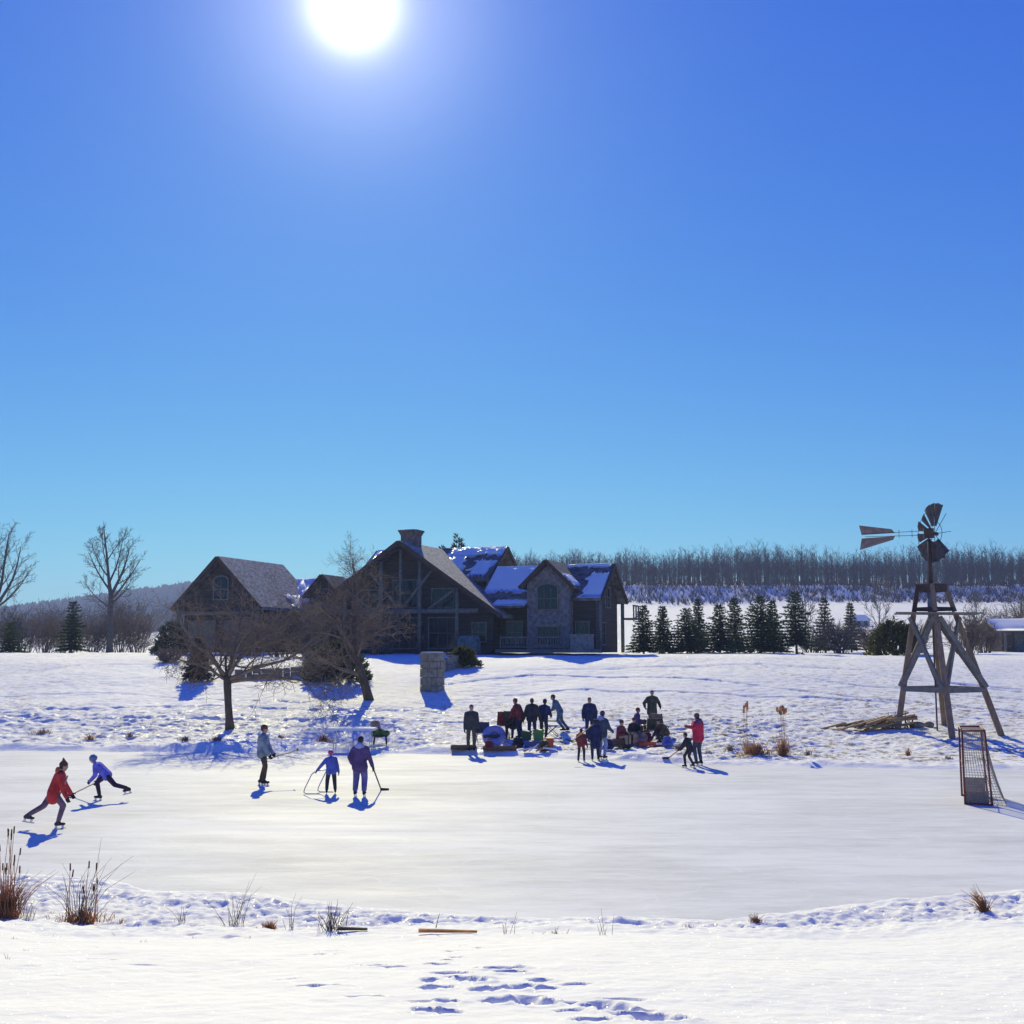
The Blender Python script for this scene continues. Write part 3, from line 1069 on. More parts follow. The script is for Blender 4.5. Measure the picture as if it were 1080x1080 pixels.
snow_patch(sh, (-.4, 2, 3.0), (15.4, 2, 3.0), (15.4, 4.9, 1.9), (-.4, 4.9, 1.9), 0, 1, 0, 1, 32, th=.16)
for u in (.4, 3.2, 6, 9, 12, 14.6):
    MB().box((u, -.6, .9), (.16, .16, 1.85)).obj('post', GREYPLANK, sh)
MB().box((2.0, -.03, .85), (1.2, .08, 1.7)).obj('door', TIMBER, sh)
p = at(905, 235)
fh = thing('small_far_house', (p.x, 235, p.z), 'tiny pale house with blue shaded roof in the far field', 'house', rad(10))
mb = MB()
mb.prism([(-1.7, 0, 0), (-1.7, 4, 0), (-1.7, 4, 1.3), (-1.7, 2, 2.2), (-1.7, 0, 1.3)], (3.4, 0, 0))
mb.obj('wall', mat('pale_siding', (0.34, 0.36, 0.38), .8, .1, 3, .1), fh)
slab(MB(), (-1.9, 2, 2.4), (1.9, 2, 2.4), (1.9, -.4, 1.2), (-1.9, -.4, 1.2), .12).obj('roof', SNOW, fh)
slab(MB(), (-1.9, 2, 2.4), (1.9, 2, 2.4), (1.9, 4.4, 1.2), (-1.9, 4.4, 1.2), .12).obj('roof', SNOW, fh)
window(fh, (-.8, 0, .65), X3, .6, .7, -Y3)
window(fh, (.8, 0, .65), X3, .6, .7, -Y3)

#==PART2==
# ------------------------------------------------------------------ windmill
wp = at(990, 50.0)
wm = thing('windmill', (wp.x, wp.y, wp.z - .05), 'old water-pumping windmill on a weathered timber tower with broken fan and tail vane', 'windmill', rad(-17))
BD, TD, TZ, PZ, GZ = 2.10, 0.55, 6.45, 5.15, 1.9


def leg_pt(k, z):
    r = BD + (TD - BD) * z / TZ
    a = k * math.pi / 2
    return Vector((r * math.cos(a) - 0.45 * z / TZ, r * math.sin(a), z))


for k in range(4):
    MB().beam(leg_pt(k, -.25), leg_pt(k, PZ - .02), .26, .26, (math.cos(k * math.pi / 2), math.sin(k * math.pi / 2), 0), .85).obj('leg', WEATHERED, wm)
    MB().beam(leg_pt(k, PZ + .1), leg_pt(k, TZ), .20, .20, (math.cos(k * math.pi / 2), math.sin(k * math.pi / 2), 0), .9).obj('upper_leg', DARKTIMBER if k in (2,) else WEATHERED, wm)
    j = (k + 1) % 4
    out = (leg_pt(k, 1) + leg_pt(j, 1)) / 2
    out.z = 0
    out.normalize()
    MB().beam(leg_pt(k, GZ) + out * .06, leg_pt(j, GZ) + out * .06, .10, .22).obj('girt', GREYPLANK, wm)
    MB().beam(leg_pt(k, GZ + .1) + out * .10, leg_pt(j, PZ - .15) + out * .10, .09, .20).obj('brace', GREYPLANK, wm)
    MB().beam(leg_pt(j, GZ + .1) + out * .20, leg_pt(k, PZ - .15) + out * .20, .09, .20).obj('brace', GREYPLANK, wm)
    MB().beam(leg_pt(k, PZ + .22) + out * .03, leg_pt(j, PZ + .22) + out * .03, .08, .16).obj('girt', DARKTIMBER, wm)
    MB().beam(leg_pt(k, TZ - .16) + out * .05, leg_pt(j, TZ - .16) + out * .05, .10, .34).obj('head_beam', DARKTIMBER, wm)
for i in range(7):
    y = -1.0 + i * .33
    w = 1.8 + .12 * math.sin(i * 2.3)
    MB().beam((-w - .1, y, PZ + .05 + .012 * (i % 2)), (w - .45 + .1 * (i % 3), y, PZ + .05 - .05 + .012 * (i % 2)), .28, .06).obj('platform_plank', GREYPLANK, wm)
cx = -.45
MB().tube([(cx, 0, PZ - .3), (cx, 0, TZ - .2)], .19, 12).obj('pump_pipe', GALV, wm, True)
MB().tube([(cx, 0, TZ - .2), (cx, 0, 8.45)], [.10, .07], 10).obj('mast', DARKTIMBER, wm, True)
MB().tube([(cx, 0, 0), (cx, 0, PZ)], .035, 8).obj('pump_rod', WIRE, wm)
HUBZ = 8.72
AX = Vector((math.cos(rad(32)), math.sin(rad(32)), -.05)).normalized()   # axle of the fan, turned from the tail
hub = Vector((cx, 0, HUBZ)) + AX * .3
MB().box((cx, 0, HUBZ), (.42, .3, .42)).obj('gearbox', DARKTIMBER, wm)
MB().tube([Vector((cx, 0, HUBZ)) - AX * .1, hub + AX * .15], .08, 10).obj('axle', DARKTIMBER, wm, True)
e1 = AX.cross(Z3).normalized()
e2 = e1.cross(AX).normalized()
if e1.x > 0:
    e1 = -e1


def wheel(r, deg, off=0.0):
    a = rad(deg)
    return hub + (e1 * math.cos(a) + e2 * math.sin(a)) * r + AX * off


mb = MB()
mb.tube([wheel(.52, a) for a in range(0, 361, 15)], .014, 5, False)
mb.obj('inner_ring', WIRE, wm)
mb = MB()
mb.tube([wheel(1.22, a) for a in range(78, -105, -12)] , .012, 5)
mb.obj('outer_ring', WIRE, wm)
for a in range(0, 360, 45):
    MB().tube([wheel(0, 0), wheel(1.15, a)], .014, 5).obj('spoke', WIRE, wm)
R.seed(5)
for a in (96, 80, 66, 44, 22, -4, -30, -52, -72, -92, -112, -128, 108):
    # e1 points left in the photograph: blades survive from the top over the left side to the bottom right
    tw = -.05
    rr = 1.38 if a > 60 else 1.30
    if 30 < a < 60 or -20 < a < 10:
        rr = 1.2
    aw = 11.5 if a > 60 or a < -60 else 9.5
    p = [wheel(.36, a - 9, -tw * .5), wheel(.36, a + 9, tw * .5), wheel(rr, a + aw, tw), wheel(rr, a - aw, -tw)]
    n = (p[1] - p[0]).cross(p[3] - p[0]).normalized()
    mid = (p[2] + p[3]) / 2 + n * .05
    mid0 = (p[0] + p[1]) / 2 + n * .03
    m_ = MB()
    m_.prism([p[0], mid0, mid, p[3]], n * .012)
    m_.prism([mid0, p[1], p[2], mid], n * .012)
    m_.obj('blade', FANMETAL, wm)
# tail
T0 = Vector((cx, 0, HUBZ))
tdir = Vector((-1, .06, .0)).normalized()
for dz in (.12, -.08):
    MB().tube([T0 + Z3 * dz, T0 + tdir * 2.7 + Z3 * (dz * .6 - .02)], .013, 5).obj('tail_rod', WIRE, wm)
for s in (.7, 1.25):
    MB().tube([T0 + tdir * s + Z3 * .2, T0 + tdir * s - Z3 * .16], .012, 5).obj('tail_clip', WIRE, wm)
for (a0, a1, b0, b1) in ((.22, .10, .44, .06), (-.01, -.03, -.62, -.26)):
    q = [T0 + tdir * 1.55 + Z3 * (b1 if b0 < 0 else .30 - .06), T0 + tdir * 1.42 + Z3 * (.06 if b0 > 0 else -.08),
         T0 + tdir * 2.85 + Z3 * (.02 if b0 > 0 else -.14), T0 + tdir * 2.95 + Z3 * (.46 if b0 > 0 else -.66)]
    if b0 < 0:
        q[0] = T0 + tdir * 1.5 + Z3 * -.24
    n = (q[1] - q[0]).cross(q[3] - q[0]).normalized()
    MB().prism(q, n * .02).obj('tail_vane', RUSTMETAL, wm)

# brushwood and boards heaped beside the tower
pp = G(926, 769)
wpile = thing('wood_pile', pp, 'heap of split boards and brushwood beside the windmill tower', 'wood pile')
R.seed(11)
for i in range(46):
    t = R.uniform(0, 1)
    x = -1.7 + 2.9 * t + R.uniform(-.3, .3)
    y = R.uniform(-.35, .5)
    zc = .06 + (t ** .8) * .55 * R.uniform(.1, 1.0)
    ln = R.uniform(.5, 1.25)
    an = R.uniform(-.35, .35)
    tl = .22 + R.uniform(-.15, .15)
    d = Vector((math.cos(an) * math.cos(tl), math.sin(an), math.sin(tl)))
    MB().beam(Vector((x, y, zc)) - d * ln / 2, Vector((x, y, zc)) + d * ln / 2, R.uniform(.12, .28), R.uniform(.04, .09)).obj('board', WOODNEW if i % 4 else WEATHERED, wpile)
for i in range(16):
    b = Vector((.75 + R.uniform(-.35, .9), R.uniform(-.2, .3), .02))
    MB().tube([b, b + Vector((R.uniform(-.3, .3), R.uniform(-.2, .2), R.uniform(.25, .75)))], [.035, .012], 5).obj('stick', BARK, wpile)
for i in range(2):
    q = G(968 + 12 * i, 767)
    rk = MB()
    rk.ell((0, 0, .1), (.34 - .1 * i, .22, .15), None, 9, 6)
    tag(rk.obj('stone', PILLAR, None, True, q), ['brown stone under the middle of the windmill tower', 'smaller brown stone just right of the other under the tower'][i], 'stone')

# ------------------------------------------------------------------ hockey goal
gq = G(1018, 849)
goal = thing('hockey_goal', gq, 'tall homemade hockey goal of red pipe with grey net, seen from its side', 'hockey goal', rad(-19))
GH, GWd, GD = 1.92, 1.85, .66
TB = .028


def pipe(pts, name, m=REDPAINT, r=TB):
    return MB().tube(pts, r, 7).obj(name, m, goal, True)


DT = .56
for y, n in ((0, 'near'), (GWd, 'far')):
    pipe([(0, y, 0), (0, y, GH)], 'front_post')
    pipe([(0, y, GH), (DT, y, GH)], 'top_bar')
    pipe([(DT, y, GH), (GD, y, .02)], 'rear_post')
    pipe([(0, y, .03), (GD, y, .03)], 'base_bar')
pipe([(0, 0, GH), (0, GWd, GH)], 'crossbar')
pipe([(DT, 0, GH), (DT, GWd, GH)], 'rear_crossbar')
pipe([(GD, 0, .03), (GD, GWd, .03)], 'base_bar')
pipe([(.0, .0, .95), (.02, GWd, 1.0)], 'strap', NETCORD, .012)


def netting(name, P, nu, nv, r=.0055):
    m_ = MB()
    for i in range(nu + 1):
        m_.tube([P(i / nu, t / 6) for t in range(7)], r, 3, False)
    for j in range(nv + 1):
        m_.tube([P(t / 6, j / nv) for t in range(7)], r, 3, False)
    return m_.obj(name, NETCORD, goal)


def lerp3(a, b, t):
    return Vector(a) * (1 - t) + Vector(b) * t


netting('back_net', lambda u, v: Vector((DT + (1.0 - DT) * (1 - v) ** 1.6 + .02, GWd * u, .02 + (GH - .02) * v)), 26, 27)
netting('side_net', lambda u, v: Vector((u * (DT + (1.0 - DT) * (1 - v) ** 1.6), -.02, .02 + (GH - .04) * v)), 11, 27)
netting('side_net', lambda u, v: Vector((u * (DT + (1.0 - DT) * (1 - v) ** 1.6), GWd + .02, .02 + (GH - .04) * v)), 11, 27)
netting('top_net', lambda u, v: Vector((u * DT, GWd * v, GH - .02)), 8, 26)
MB().box((GD / 2, GWd - .02, .28), (GD - .1, .02, .5)).obj('skirt', CANVAS, goal)
MB().box((GD / 2 - .03, .04, .21), (GD - .08, .02, .36)).obj('skirt', CANVAS, goal)

# ------------------------------------------------------------------ white table and the bundle beside it
tq = G(372, 789)
tb = thing('folding_table', tq, 'long white-topped folding table on the far shore behind the skaters', 'table', rad(-2))
MB().box((0, 0, .74), (1.85, 1.0, .05)).obj('tabletop', PLASTICW, tb)
MB().box((0, 0, .785), (1.82, .97, .04)).obj('snow_cover', SNOW, tb)
for sx in (-1, 1):
    for sy in (-1, 1):
        MB().tube([(sx * .72, sy * .27, 0), (sx * .72, sy * .27, .72)], .018, 6).obj('leg', STEEL, tb)
    MB().tube([(sx * .72, -.27, .3), (sx * .72, .27, .3)], .014, 6).obj('stretcher', STEEL, tb)
bq = G(401, 786)
bd = thing('clothing_bundle', bq, 'green jacket heaped on a stool with a tan fur hat, beside the white table', 'clothes')
mb = MB()
for i in range(9):
    mb.capsule((R.uniform(-.3, .3), R.uniform(-.15, .15), .38 + R.uniform(0, .14)), .12, (R.uniform(-.35, .45), R.uniform(-.15, .15), .36 + R.uniform(0, .14)), .1)
soft(mb, 'jacket', cloth('green', (0.07, 0.15, 0.05)), bd, .03)
mb = MB()
mb.ell((-.22, 0, .80), (.21, .2, .17))
mb.capsule((-.3, 0, .7), .12, (-.1, 0, .7), .12)
soft(mb, 'hat', cloth('tan_fur', (0.30, 0.20, 0.13)), bd, .025)
for sx, sy in ((-.22, -.15), (.22, -.15), (-.22, .15), (.22, .15)):
    MB().tube([(sx * 1.2, sy, 0), (sx, sy, .36)], .022, 6).obj('stool_leg', BLACKP, bd)
MB().box((0, 0, .35), (.6, .42, .04)).obj('stool_seat', BLACKP, bd)

# ------------------------------------------------------------------ stone pillar, low walls
sp = G(456, 728)
pil = thing('stone_pillar', sp, 'square weathered stone pillar standing alone on the snowy slope', 'pillar', rad(-20))
MB().box((0, 0, .85), (.86, .86, 1.8)).obj('core', PILLAR, pil)
R.seed(21)
z = -.1
while z < 1.7:
    h = R.uniform(.3, .5)
    for (ax, nr) in ((X3, -Y3), (Y3, X3), (X3, Y3), (Y3, -X3)):
        x = -.47
        while x < .44:
            w = min(R.uniform(.35, .7), .47 - x)
            if .47 - x - w < .12:
                w = .47 - x
            c = ax * (x + w / 2) + nr * .45 + Z3 * (z + h / 2)
            dpt = R.uniform(.08, .15)
            sz = (w - .025, dpt, h - .025) if ax.x else (dpt, w - .025, h - .025)
            MB().box(c, sz).obj('stone', PILLAR, pil)
            x += w
    z += h
MB().box((0, 0, z + .05), (1.06, 1.06, .12)).obj('cap_stone', PILLAR, pil)
MB().box((0, 0, z + .14), (.9, .9, .06)).obj('snow_cap', SNOW, pil)


def low_wall(px0, px1, d0, d1, h, label, name='low_stone_wall', seed=3):
    a, b = at(px0, d0), at(px1, d1)
    L = (Vector((b.x, b.y, 0)) - Vector((a.x, a.y, 0))).length
    t = thing(name, a, label, 'wall', math.atan2(b.y - a.y, b.x - a.x))
    rr = random.Random(seed)
    for row in range(2):
        x = 0
        while x < L:
            w = rr.uniform(.4, .8)
            xx = x + w / 2
            zz = float(height(a.x + (b.x - a.x) * xx / L, a.y + (b.y - a.y) * xx / L)) - a.z
            MB().box((xx, rr.uniform(-.05, .05), zz - .05 + h / 2 * (row + .5)), (w - .03, .45 + rr.uniform(-.06, .06), h / 2 - .015),
                     Matrix.Rotation(rr.uniform(-.05, .05), 3, 'Z')).obj('stone', PILLAR, t)
            x += w
    return t


low_wall(464, 484, 66.5, 68.5, .8, 'short low stone wall running back from the stone pillar', seed=4)
low_wall(252, 332, 65.0, 65.8, .55, 'long low dark stone wall across the lawn behind the near tree', seed=5)


# ------------------------------------------------------------------ trees
def grow(mbs, p, d, ln, r, lev, rr, prm):
    """recursive branch; level 0 is the trunk"""
    n = prm['seg'][min(lev, len(prm['seg']) - 1)]
    pts, rs = [p.copy()], [r]
    dd = d.normalized()
    end = r * prm['taper'][min(lev, len(prm['taper']) - 1)]
    kids = []
    for i in range(n):
        wob = prm['wob'][min(lev, len(prm['wob']) - 1)]
        dd = (dd + Vector((rr.uniform(-1, 1), rr.uniform(-1, 1), rr.uniform(-1, 1))) * wob + Z3 * prm['up'][min(lev, len(prm['up']) - 1)]).normalized()
        p = p + dd * (ln / n)
        pts.append(p.copy())
        rs.append(r + (end - r) * (i + 1) / n)
        kids.append((p.copy(), dd.copy(), (i + 1) / n, rs[-1]))
    mbs[min(lev, 1)].tube(pts, rs, (8, 6, 5, 3, 3, 3)[min(lev, 5)], lev < 2)
    if lev >= prm['lev']:
        return
    cnt = prm['n'][min(lev, len(prm['n']) - 1)]
    st = prm['start'][min(lev, len(prm['start']) - 1)]
    for k in range(cnt):
        f = st + (1 - st) * (k + rr.uniform(.2, .9)) / cnt
        i = min(int(f * n), n - 1)
        q0 = pts[i]
        q1 = pts[i + 1]
        q = q0.lerp(q1, f * n - i)
        ax = (q1 - q0).normalized()
        ang = rad(rr.uniform(*prm['ang'][min(lev, len(prm['ang']) - 1)]))
        ph = k * 2.4 + rr.uniform(-.5, .5)
        o = ax.orthogonal().normalized()
        o = Quaternion(ax, ph) @ o
        nd = ax * math.cos(ang) + o * math.sin(ang)
        br = (rs[i] + (rs[i + 1] - rs[i]) * (f * n - i)) * prm['rk'][min(lev, len(prm['rk']) - 1)] * rr.uniform(.8, 1.05)
        bl = ln * prm['lk'][min(lev, len(prm['lk']) - 1)] * rr.uniform(.65, 1.15) * (1 - prm.get('shape', .35) * f)
        grow(mbs, q, nd, bl, max(br, prm['rmin']), lev + 1, rr, prm)


def bare_tree(name, base, label, prm, trunk_dir=(0, 0, 1), ln=6.0, r=.25, seed=1, m=TWIG, mt=BARK, group=None, limbs=None, cat='tree'):
    t = thing(name, base, label, cat, 0, group)
    rr = random.Random(seed)
    mbs = [MB(), MB()]
    if limbs:
        pts, rs, branches = limbs
        mbs[0].tube(pts, rs, 10)
        for (p, d, l, r0) in branches:
            grow(mbs, Vector(p), Vector(d), l, r0, 1, rr, dict(prm, **prm['thin']) if 'thin' in prm and Vector(d).normalized().z > .55 and p[2] > 2.02 else prm)
    else:
        grow(mbs, Vector((0, 0, -.15)), Vector(trunk_dir), ln, r, 0, rr, prm)
    mbs[0].obj('trunk', mt, t, True)
    mbs[1].obj('crown', m, t, True)
    return t


ELM = dict(lev=4, seg=(8, 8, 5, 4, 3), taper=(.12, .2, .25, .4, .5), wob=(.05, .10, .15, .18, .2), up=(.03, .10, .06, .04, .02), n=(11, 9, 6, 4), start=(.3, .22, .2, .1),
           ang=((30, 55), (22, 45), (22, 50), (25, 55)), rk=(.5, .45, .5, .6), lk=(.6, .5, .5, .5), rmin=.014, shape=.4)
# the tall bare tree left of the garage and the one cut by the left edge
b = at(121, 100)
bare_tree('bare_tree', b, 'tall bare tree with forked crown standing left of the garage', ELM, seed=8, m=GREYBARK, mt=GREYBARK,
          limbs=([(0, 0, -.2), (.05, 0, 1.5), (0, 0, 3.4), (-.05, 0, 5.0), (-.3, 0, 6.6), (-.55, 0, 8.6), (-.8, 0, 10.2), (-.95, 0, 11.6)], [.30, .24, .21, .19, .13, .09, .05, .015],
                 [((-.05, 0, 4.9), (.45, .1, 1), 4.6, .17), ((0, 0, 4.6), (.9, -.2, .75), 4.4, .12), ((-.1, 0, 5.4), (-.8, .2, .7), 4.2, .11), ((-.2, 0, 6.2), (.25, .3, 1), 4.0, .10),
                  ((-.3, 0, 6.6), (-.7, -.2, .9), 3.4, .08), ((-.45, 0, 7.6), (-.5, .2, 1), 3.0, .06), ((-.5, 0, 8.0), (.5, -.2, 1), 2.8, .06), ((-.6, 0, 9.0), (-.5, 0, 1), 2.0, .04),
                  ((0, 0, 4.0), (-1, .2, .35), 3.6, .08), ((0, 0, 4.3), (.5, .8, .6), 3.4, .09)]))
b = at(-2, 92)
bare_tree('bare_tree', b, 'broad bare tree cut off by the left edge of the picture', ELM, seed=23, m=GREYBARK, mt=GREYBARK,
          limbs=([(0, 0, -.2), (0, 0, 2.0), (.05, 0, 3.8)], [.32, .25, .22],
                 [((.05, 0, 3.6), (.75, .1, 1), 5.4, .15), ((.05, 0, 3.7), (.35, .2, 1), 6.2, .16), ((.05, 0, 3.7), (-.2, .1, 1), 6.0, .15), ((.05, 0, 3.5), (1, -.2, .6), 4.2, .11),
                  ((.05, 0, 3.7), (-.8, -.2, .8), 5.0, .13), ((.05, 0, 3.7), (.1, -.6, 1), 5.0, .12)]))

APP = dict(lev=4, seg=(6, 8, 5, 4, 3), taper=(.5, .2, .25, .35, .5), wob=(.1, .20, .26, .3, .3), up=(.05, .02, .04, .05, .04), n=(6, 11, 8, 6), start=(.5, .12, .1, .1),
           ang=((40, 70), (35, 75), (30, 75), (30, 75)), rk=(.6, .5, .5, .6), lk=(.8, .56, .56, .55), rmin=.0085, shape=.2, thin=dict(n=(5, 10, 8, 5), rmin=.008))
b = G(241, 768)
bare_tree('bare_apple_tree', b, 'small spreading bare fruit tree with dense twigs, standing in front of the garage', APP, seed=5,
          limbs=([(0.08, 0, -.2), (.02, 0, .4), (-.05, 0, 1.1), (-.1, 0, 1.8), (-.12, 0, 2.3)], [.24, .17, .155, .17, .18],
                 [((-.1, 0, 2.1), (-1, .2, .70), 3.6, .10), ((-.1, 0, 2.15), (-.6, -.3, 1), 3.8, .10), ((-.1, 0, 2.2), (.1, .4, 1), 4.0, .11),
                  ((-.1, 0, 2.1), (.9, -.2, .5), 4.4, .11), ((-.1, 0, 2.0), (1, .3, .28), 4.8, .10), ((-.1, 0, 2.2), (.6, .1, .9), 4.0, .10),
                  ((-.1, 0, 2.05), (-.8, -.4, .45), 2.7, .08), ((-.1, 0, 2.2), (.65, -.6, .8), 2.8, .08), ((-.1, 0, 2.15), (-.3, .7, .8), 2.8, .08)]))
b = G(388, 738)
bare_tree('bare_apple_tree', b, 'leaning bare tree with pale limbs in front of the main gable', APP, seed=14,
          limbs=([(0.1, 0, -.2), (-.12, 0, .6), (-.42, 0, 1.5), (-.62, 0, 2.3), (-.72, 0, 3.2), (-.75, 0, 4.2)], [.27, .22, .2, .19, .15, .10],
                 [((-.3, 0, 1.2), (-1, -.4, .32), 3.0, .12), ((-.5, 0, 1.7), (-1, .1, .7), 3.6, .11), ((-.6, 0, 2.3), (-.8, -.2, .9), 3.6, .11),
                  ((-.65, 0, 2.6), (.9, .2, .7), 2.7, .10), ((-.7, 0, 3.1), (.6, -.4, .9), 2.7, .09), ((-.75, 0, 4.1), (.3, .1, 1), 3.3, .08),
                  ((-.75, 0, 4.0), (-.5, .2, 1), 3.3, .08), ((-.72, 0, 3.4), (-.9, .5, .7), 3.2, .08), ((-.7, 0, 2.7), (.2, .8, .7), 2.7, .08), ((-.6, 0, 2.1), (.5, -.7, .5), 2.2, .08)]))


def shrub(name, base, label, w, h, seed, m=TWIG, n=26, group=None, cat='shrub', lev=3):
    t = thing(name, base, label, cat, 0, group)
    rr = random.Random(seed)
    mbs = [MB(), MB()]
    prm = dict(lev=lev, seg=(4, 4, 3, 2), taper=(.3, .3, .4, .5), wob=(.15, .2, .25, .3), up=(.1, .08, .05, .03), n=(5, 7, 6), start=(.2, .15, .1),
               ang=((20, 50), (25, 60), (25, 65)), rk=(.7, .7, .7), lk=(.6, .55, .5), rmin=.016, shape=.3)
    for i in range(n):
        a = rr.uniform(0, 6.28)
        q = Vector((math.cos(a), math.sin(a), 0)) * rr.uniform(0, w * .22)
        d = Vector((math.cos(a) * rr.uniform(.1, 1) * w / h * .6, math.sin(a) * rr.uniform(.1, 1) * w / h * .6, 1))
        grow(mbs, q - Z3 * .1, d, h * rr.uniform(.6, 1.0), .034, 1, rr, prm)
    mbs[1].obj('twigs', m, t, True)
    return t


def needle_tuft(mb, p, d, ln, w, rr, n=5):
    for k in range(n):
        dd = (d + Vector((rr.uniform(-1, 1), rr.uniform(-1, 1), rr.uniform(-.8, .8))) * .75).normalized()
        s = dd.orthogonal().normalized()
        s = Quaternion(dd, rr.uniform(0, 6.28)) @ s
        q = p + Vector((rr.uniform(-1, 1), rr.uniform(-1, 1), rr.uniform(-1, 1))) * ln * .35
        mb.add([q - s * w * .3, q + s * w * .3, q + dd * ln + s * w * .12, q + dd * ln - s * w * .12], [(0, 1, 2, 3)])


CONMESH = {}


def conifer_mesh(kind, h, w, seed, dens=1.0, droop=-.15, gap=.0):
    """returns trunk and crown builders for a conifer of height h and base width w"""
    rr = random.Random(seed)
    tr, cr = MB(), MB()
    tr.tube([(0, 0, -.2), (rr.uniform(-.05, .05), 0, h * .5), (0, 0, h * .98)], [h * .022, h * .014, .012], 7)
    nw = int(h * 3.4 * dens) + 5
    for i in range(nw):
        f = i / nw
        z = h * (.09 + gap + (.89 - gap) * f)
        reach = w / 2 * (1 - f) ** .85 * rr.uniform(.75, 1.12) + .10
        nb = max(4, int(9 * (1 - f) + 4))
        for k in range(nb):
            a = 6.283 * k / nb + i * 1.9 + rr.uniform(-.3, .3)
            rl = reach * rr.uniform(.6, 1.15)
            d = Vector((math.cos(a), math.sin(a), droop + .5 * f))
            p0 = Vector((0, 0, z))
            p1 = p0 + d * rl
            cr.tube([p0, p1], [.02, .006], 3, False)
            m = max(3, int(rl * 7))
            for j in range(m):
                t = (j + rr.uniform(.3, 1)) / m
                needle_tuft(cr, p0.lerp(p1, t), d, .16 + .10 * (1 - t), .13, rr, 4)
    return tr, cr


def conifer(base, h, w, label, seed, m=NEEDLE, group=None, name='spruce_tree', **kw):
    t = thing(name, base, label, 'tree', 0, group)
    tr, cr = conifer_mesh(name, h, w, seed, **kw)
    tr.obj('trunk', BARK, t, True)
    cr.obj('crown', m, t)
    return t


# row of young spruces right of the house
SPR = [(677, 90, 637, 2.9, 'leftmost spruce of the row, next to the house corner'),
       (697, 92, 638, 2.6, 'second spruce from the house, short and narrow'),
       (722, 90, 640, 3.2, 'third spruce from the house, broad and dark'),
       (734, 94, 630, 2.4, 'slender tall spruce behind the broad third one'),
       (756, 88, 636, 3.0, 'dark conical spruce in the middle of the row'),
       (772, 92, 629, 2.8, 'spruce standing close behind the middle one of the row'),
       (799, 85, 627, 3.7, 'largest spruce of the row, wide at its base'),
       (812, 90, 632, 2.7, 'spruce half hidden behind the largest one'),
       (836, 83, 622, 2.9, 'separate airy spruce at the right end of the row with bare trunk foot')]
for i, (px, d, top, w, lb) in enumerate(SPR):
    b = at(px, d)
    conifer(b, zpx(top, d) - b.z, w * (1.0, .95, 1.35, .85, 1.25, .9, 1.3, .85, 1.1)[i], lb, 100 + i, group='spruces in the row beside the house', gap=.08 if i == 8 else 0, dens=.8 if i == 8 else 1.0)
for (px, d, top, w, lb, sd, m) in ((866, 96, 628, 2.6, 'hazy feathery conifer right of the spruce row', 301, JUNIPER), (893, 98, 634, 2.2, 'thin pointed conifer before the far field', 302, JUNIPER),
                                   
                                   (82, 96, 632, 3.0, 'ragged conifer between the two bare trees at left', 305, NEEDLE), (18, 99, 655, 3.2, 'dark conifer under the bare tree at the left edge', 306, NEEDLE)):
    b = at(px, d)
    conifer(b, zpx(top, d) - b.z, w, lb, sd, m, name='conifer_tree', dens=.75)


def juniper(base, w, h, label, seed, m=JUNIPER, name='juniper_bush', cat='bush', dens=90):
    t = thing(name, base, label, cat)
    rr = random.Random(seed)
    cr, st = MB(), MB()
    for i in range(int(dens * w)):
        a, q, z = rr.uniform(0, 6.28), rr.random() ** .5, rr.random()
        k = w / 2 * (1 - .55 * z ** 1.5) * q
        p = Vector((math.cos(a) * k, math.sin(a) * k * .9, h * z * (1 - .25 * q)))
        d = Vector((math.cos(a) * .6, math.sin(a) * .6, .8))
        needle_tuft(cr, p, d, .3, .2, rr, 7)
    for i in range(7):
        a = rr.uniform(0, 6.28)
        st.tube([(0, 0, -.1), (math.cos(a) * w * .2, math.sin(a) * w * .2, h * .6)], [.05, .015], 5)
    st.obj('stems', BARK, t)
    cr.obj('foliage', m, t)
    return t


juniper(at(483, 112), 4.6, zpx(559, 112) - 3.4, 'pine top rising behind the roof of the house', 303, NEEDLE, 'pine_tree', 'tree', 210)
juniper(at(467, 116), 3.8, zpx(569, 116) - 3.4, 'lower pine top behind the house roof', 304, NEEDLE, 'pine_tree', 'tree', 210)
juniper(at(938, 80), 4.0, 2.6, 'broad dark juniper bush with golden edge behind the windmill', 1)
juniper(at(358, 63.5), 4.0, 2.3, 'low dark evergreen bush behind the leaning tree', 2, NEEDLE, 'evergreen_bush')
juniper(at(340, 66), 2.0, 1.7, 'small dark evergreen bush left of the leaning tree', 3, NEEDLE, 'evergreen_bush')
juniper(at(489, 68.8), 1.9, 1.15, 'snow-flecked evergreen shrub at the end of the short stone wall', 4, JUNIPER, 'evergreen_bush')
juniper(at(185, 80), 2.6, 2.3, 'dark shaded evergreen bush at the corner of the garage', 6, NEEDLE, 'evergreen_bush')
# dense brown cone on the lawn
b = at(214, 64)
ws = thing('cone_shrub', b, 'dense brown cone-shaped shrub on the lawn behind the fruit tree', 'shrub')
tr, cr = conifer_mesh('cone', 2.5, 1.6, 77, dens=2.4)
tr.obj('stem', BARK, ws)
cr.obj('foliage', mat('brown_foliage', (.05, .045, .035), .85, .3, 5, 0, col2=(.11, .09, .07)), ws)

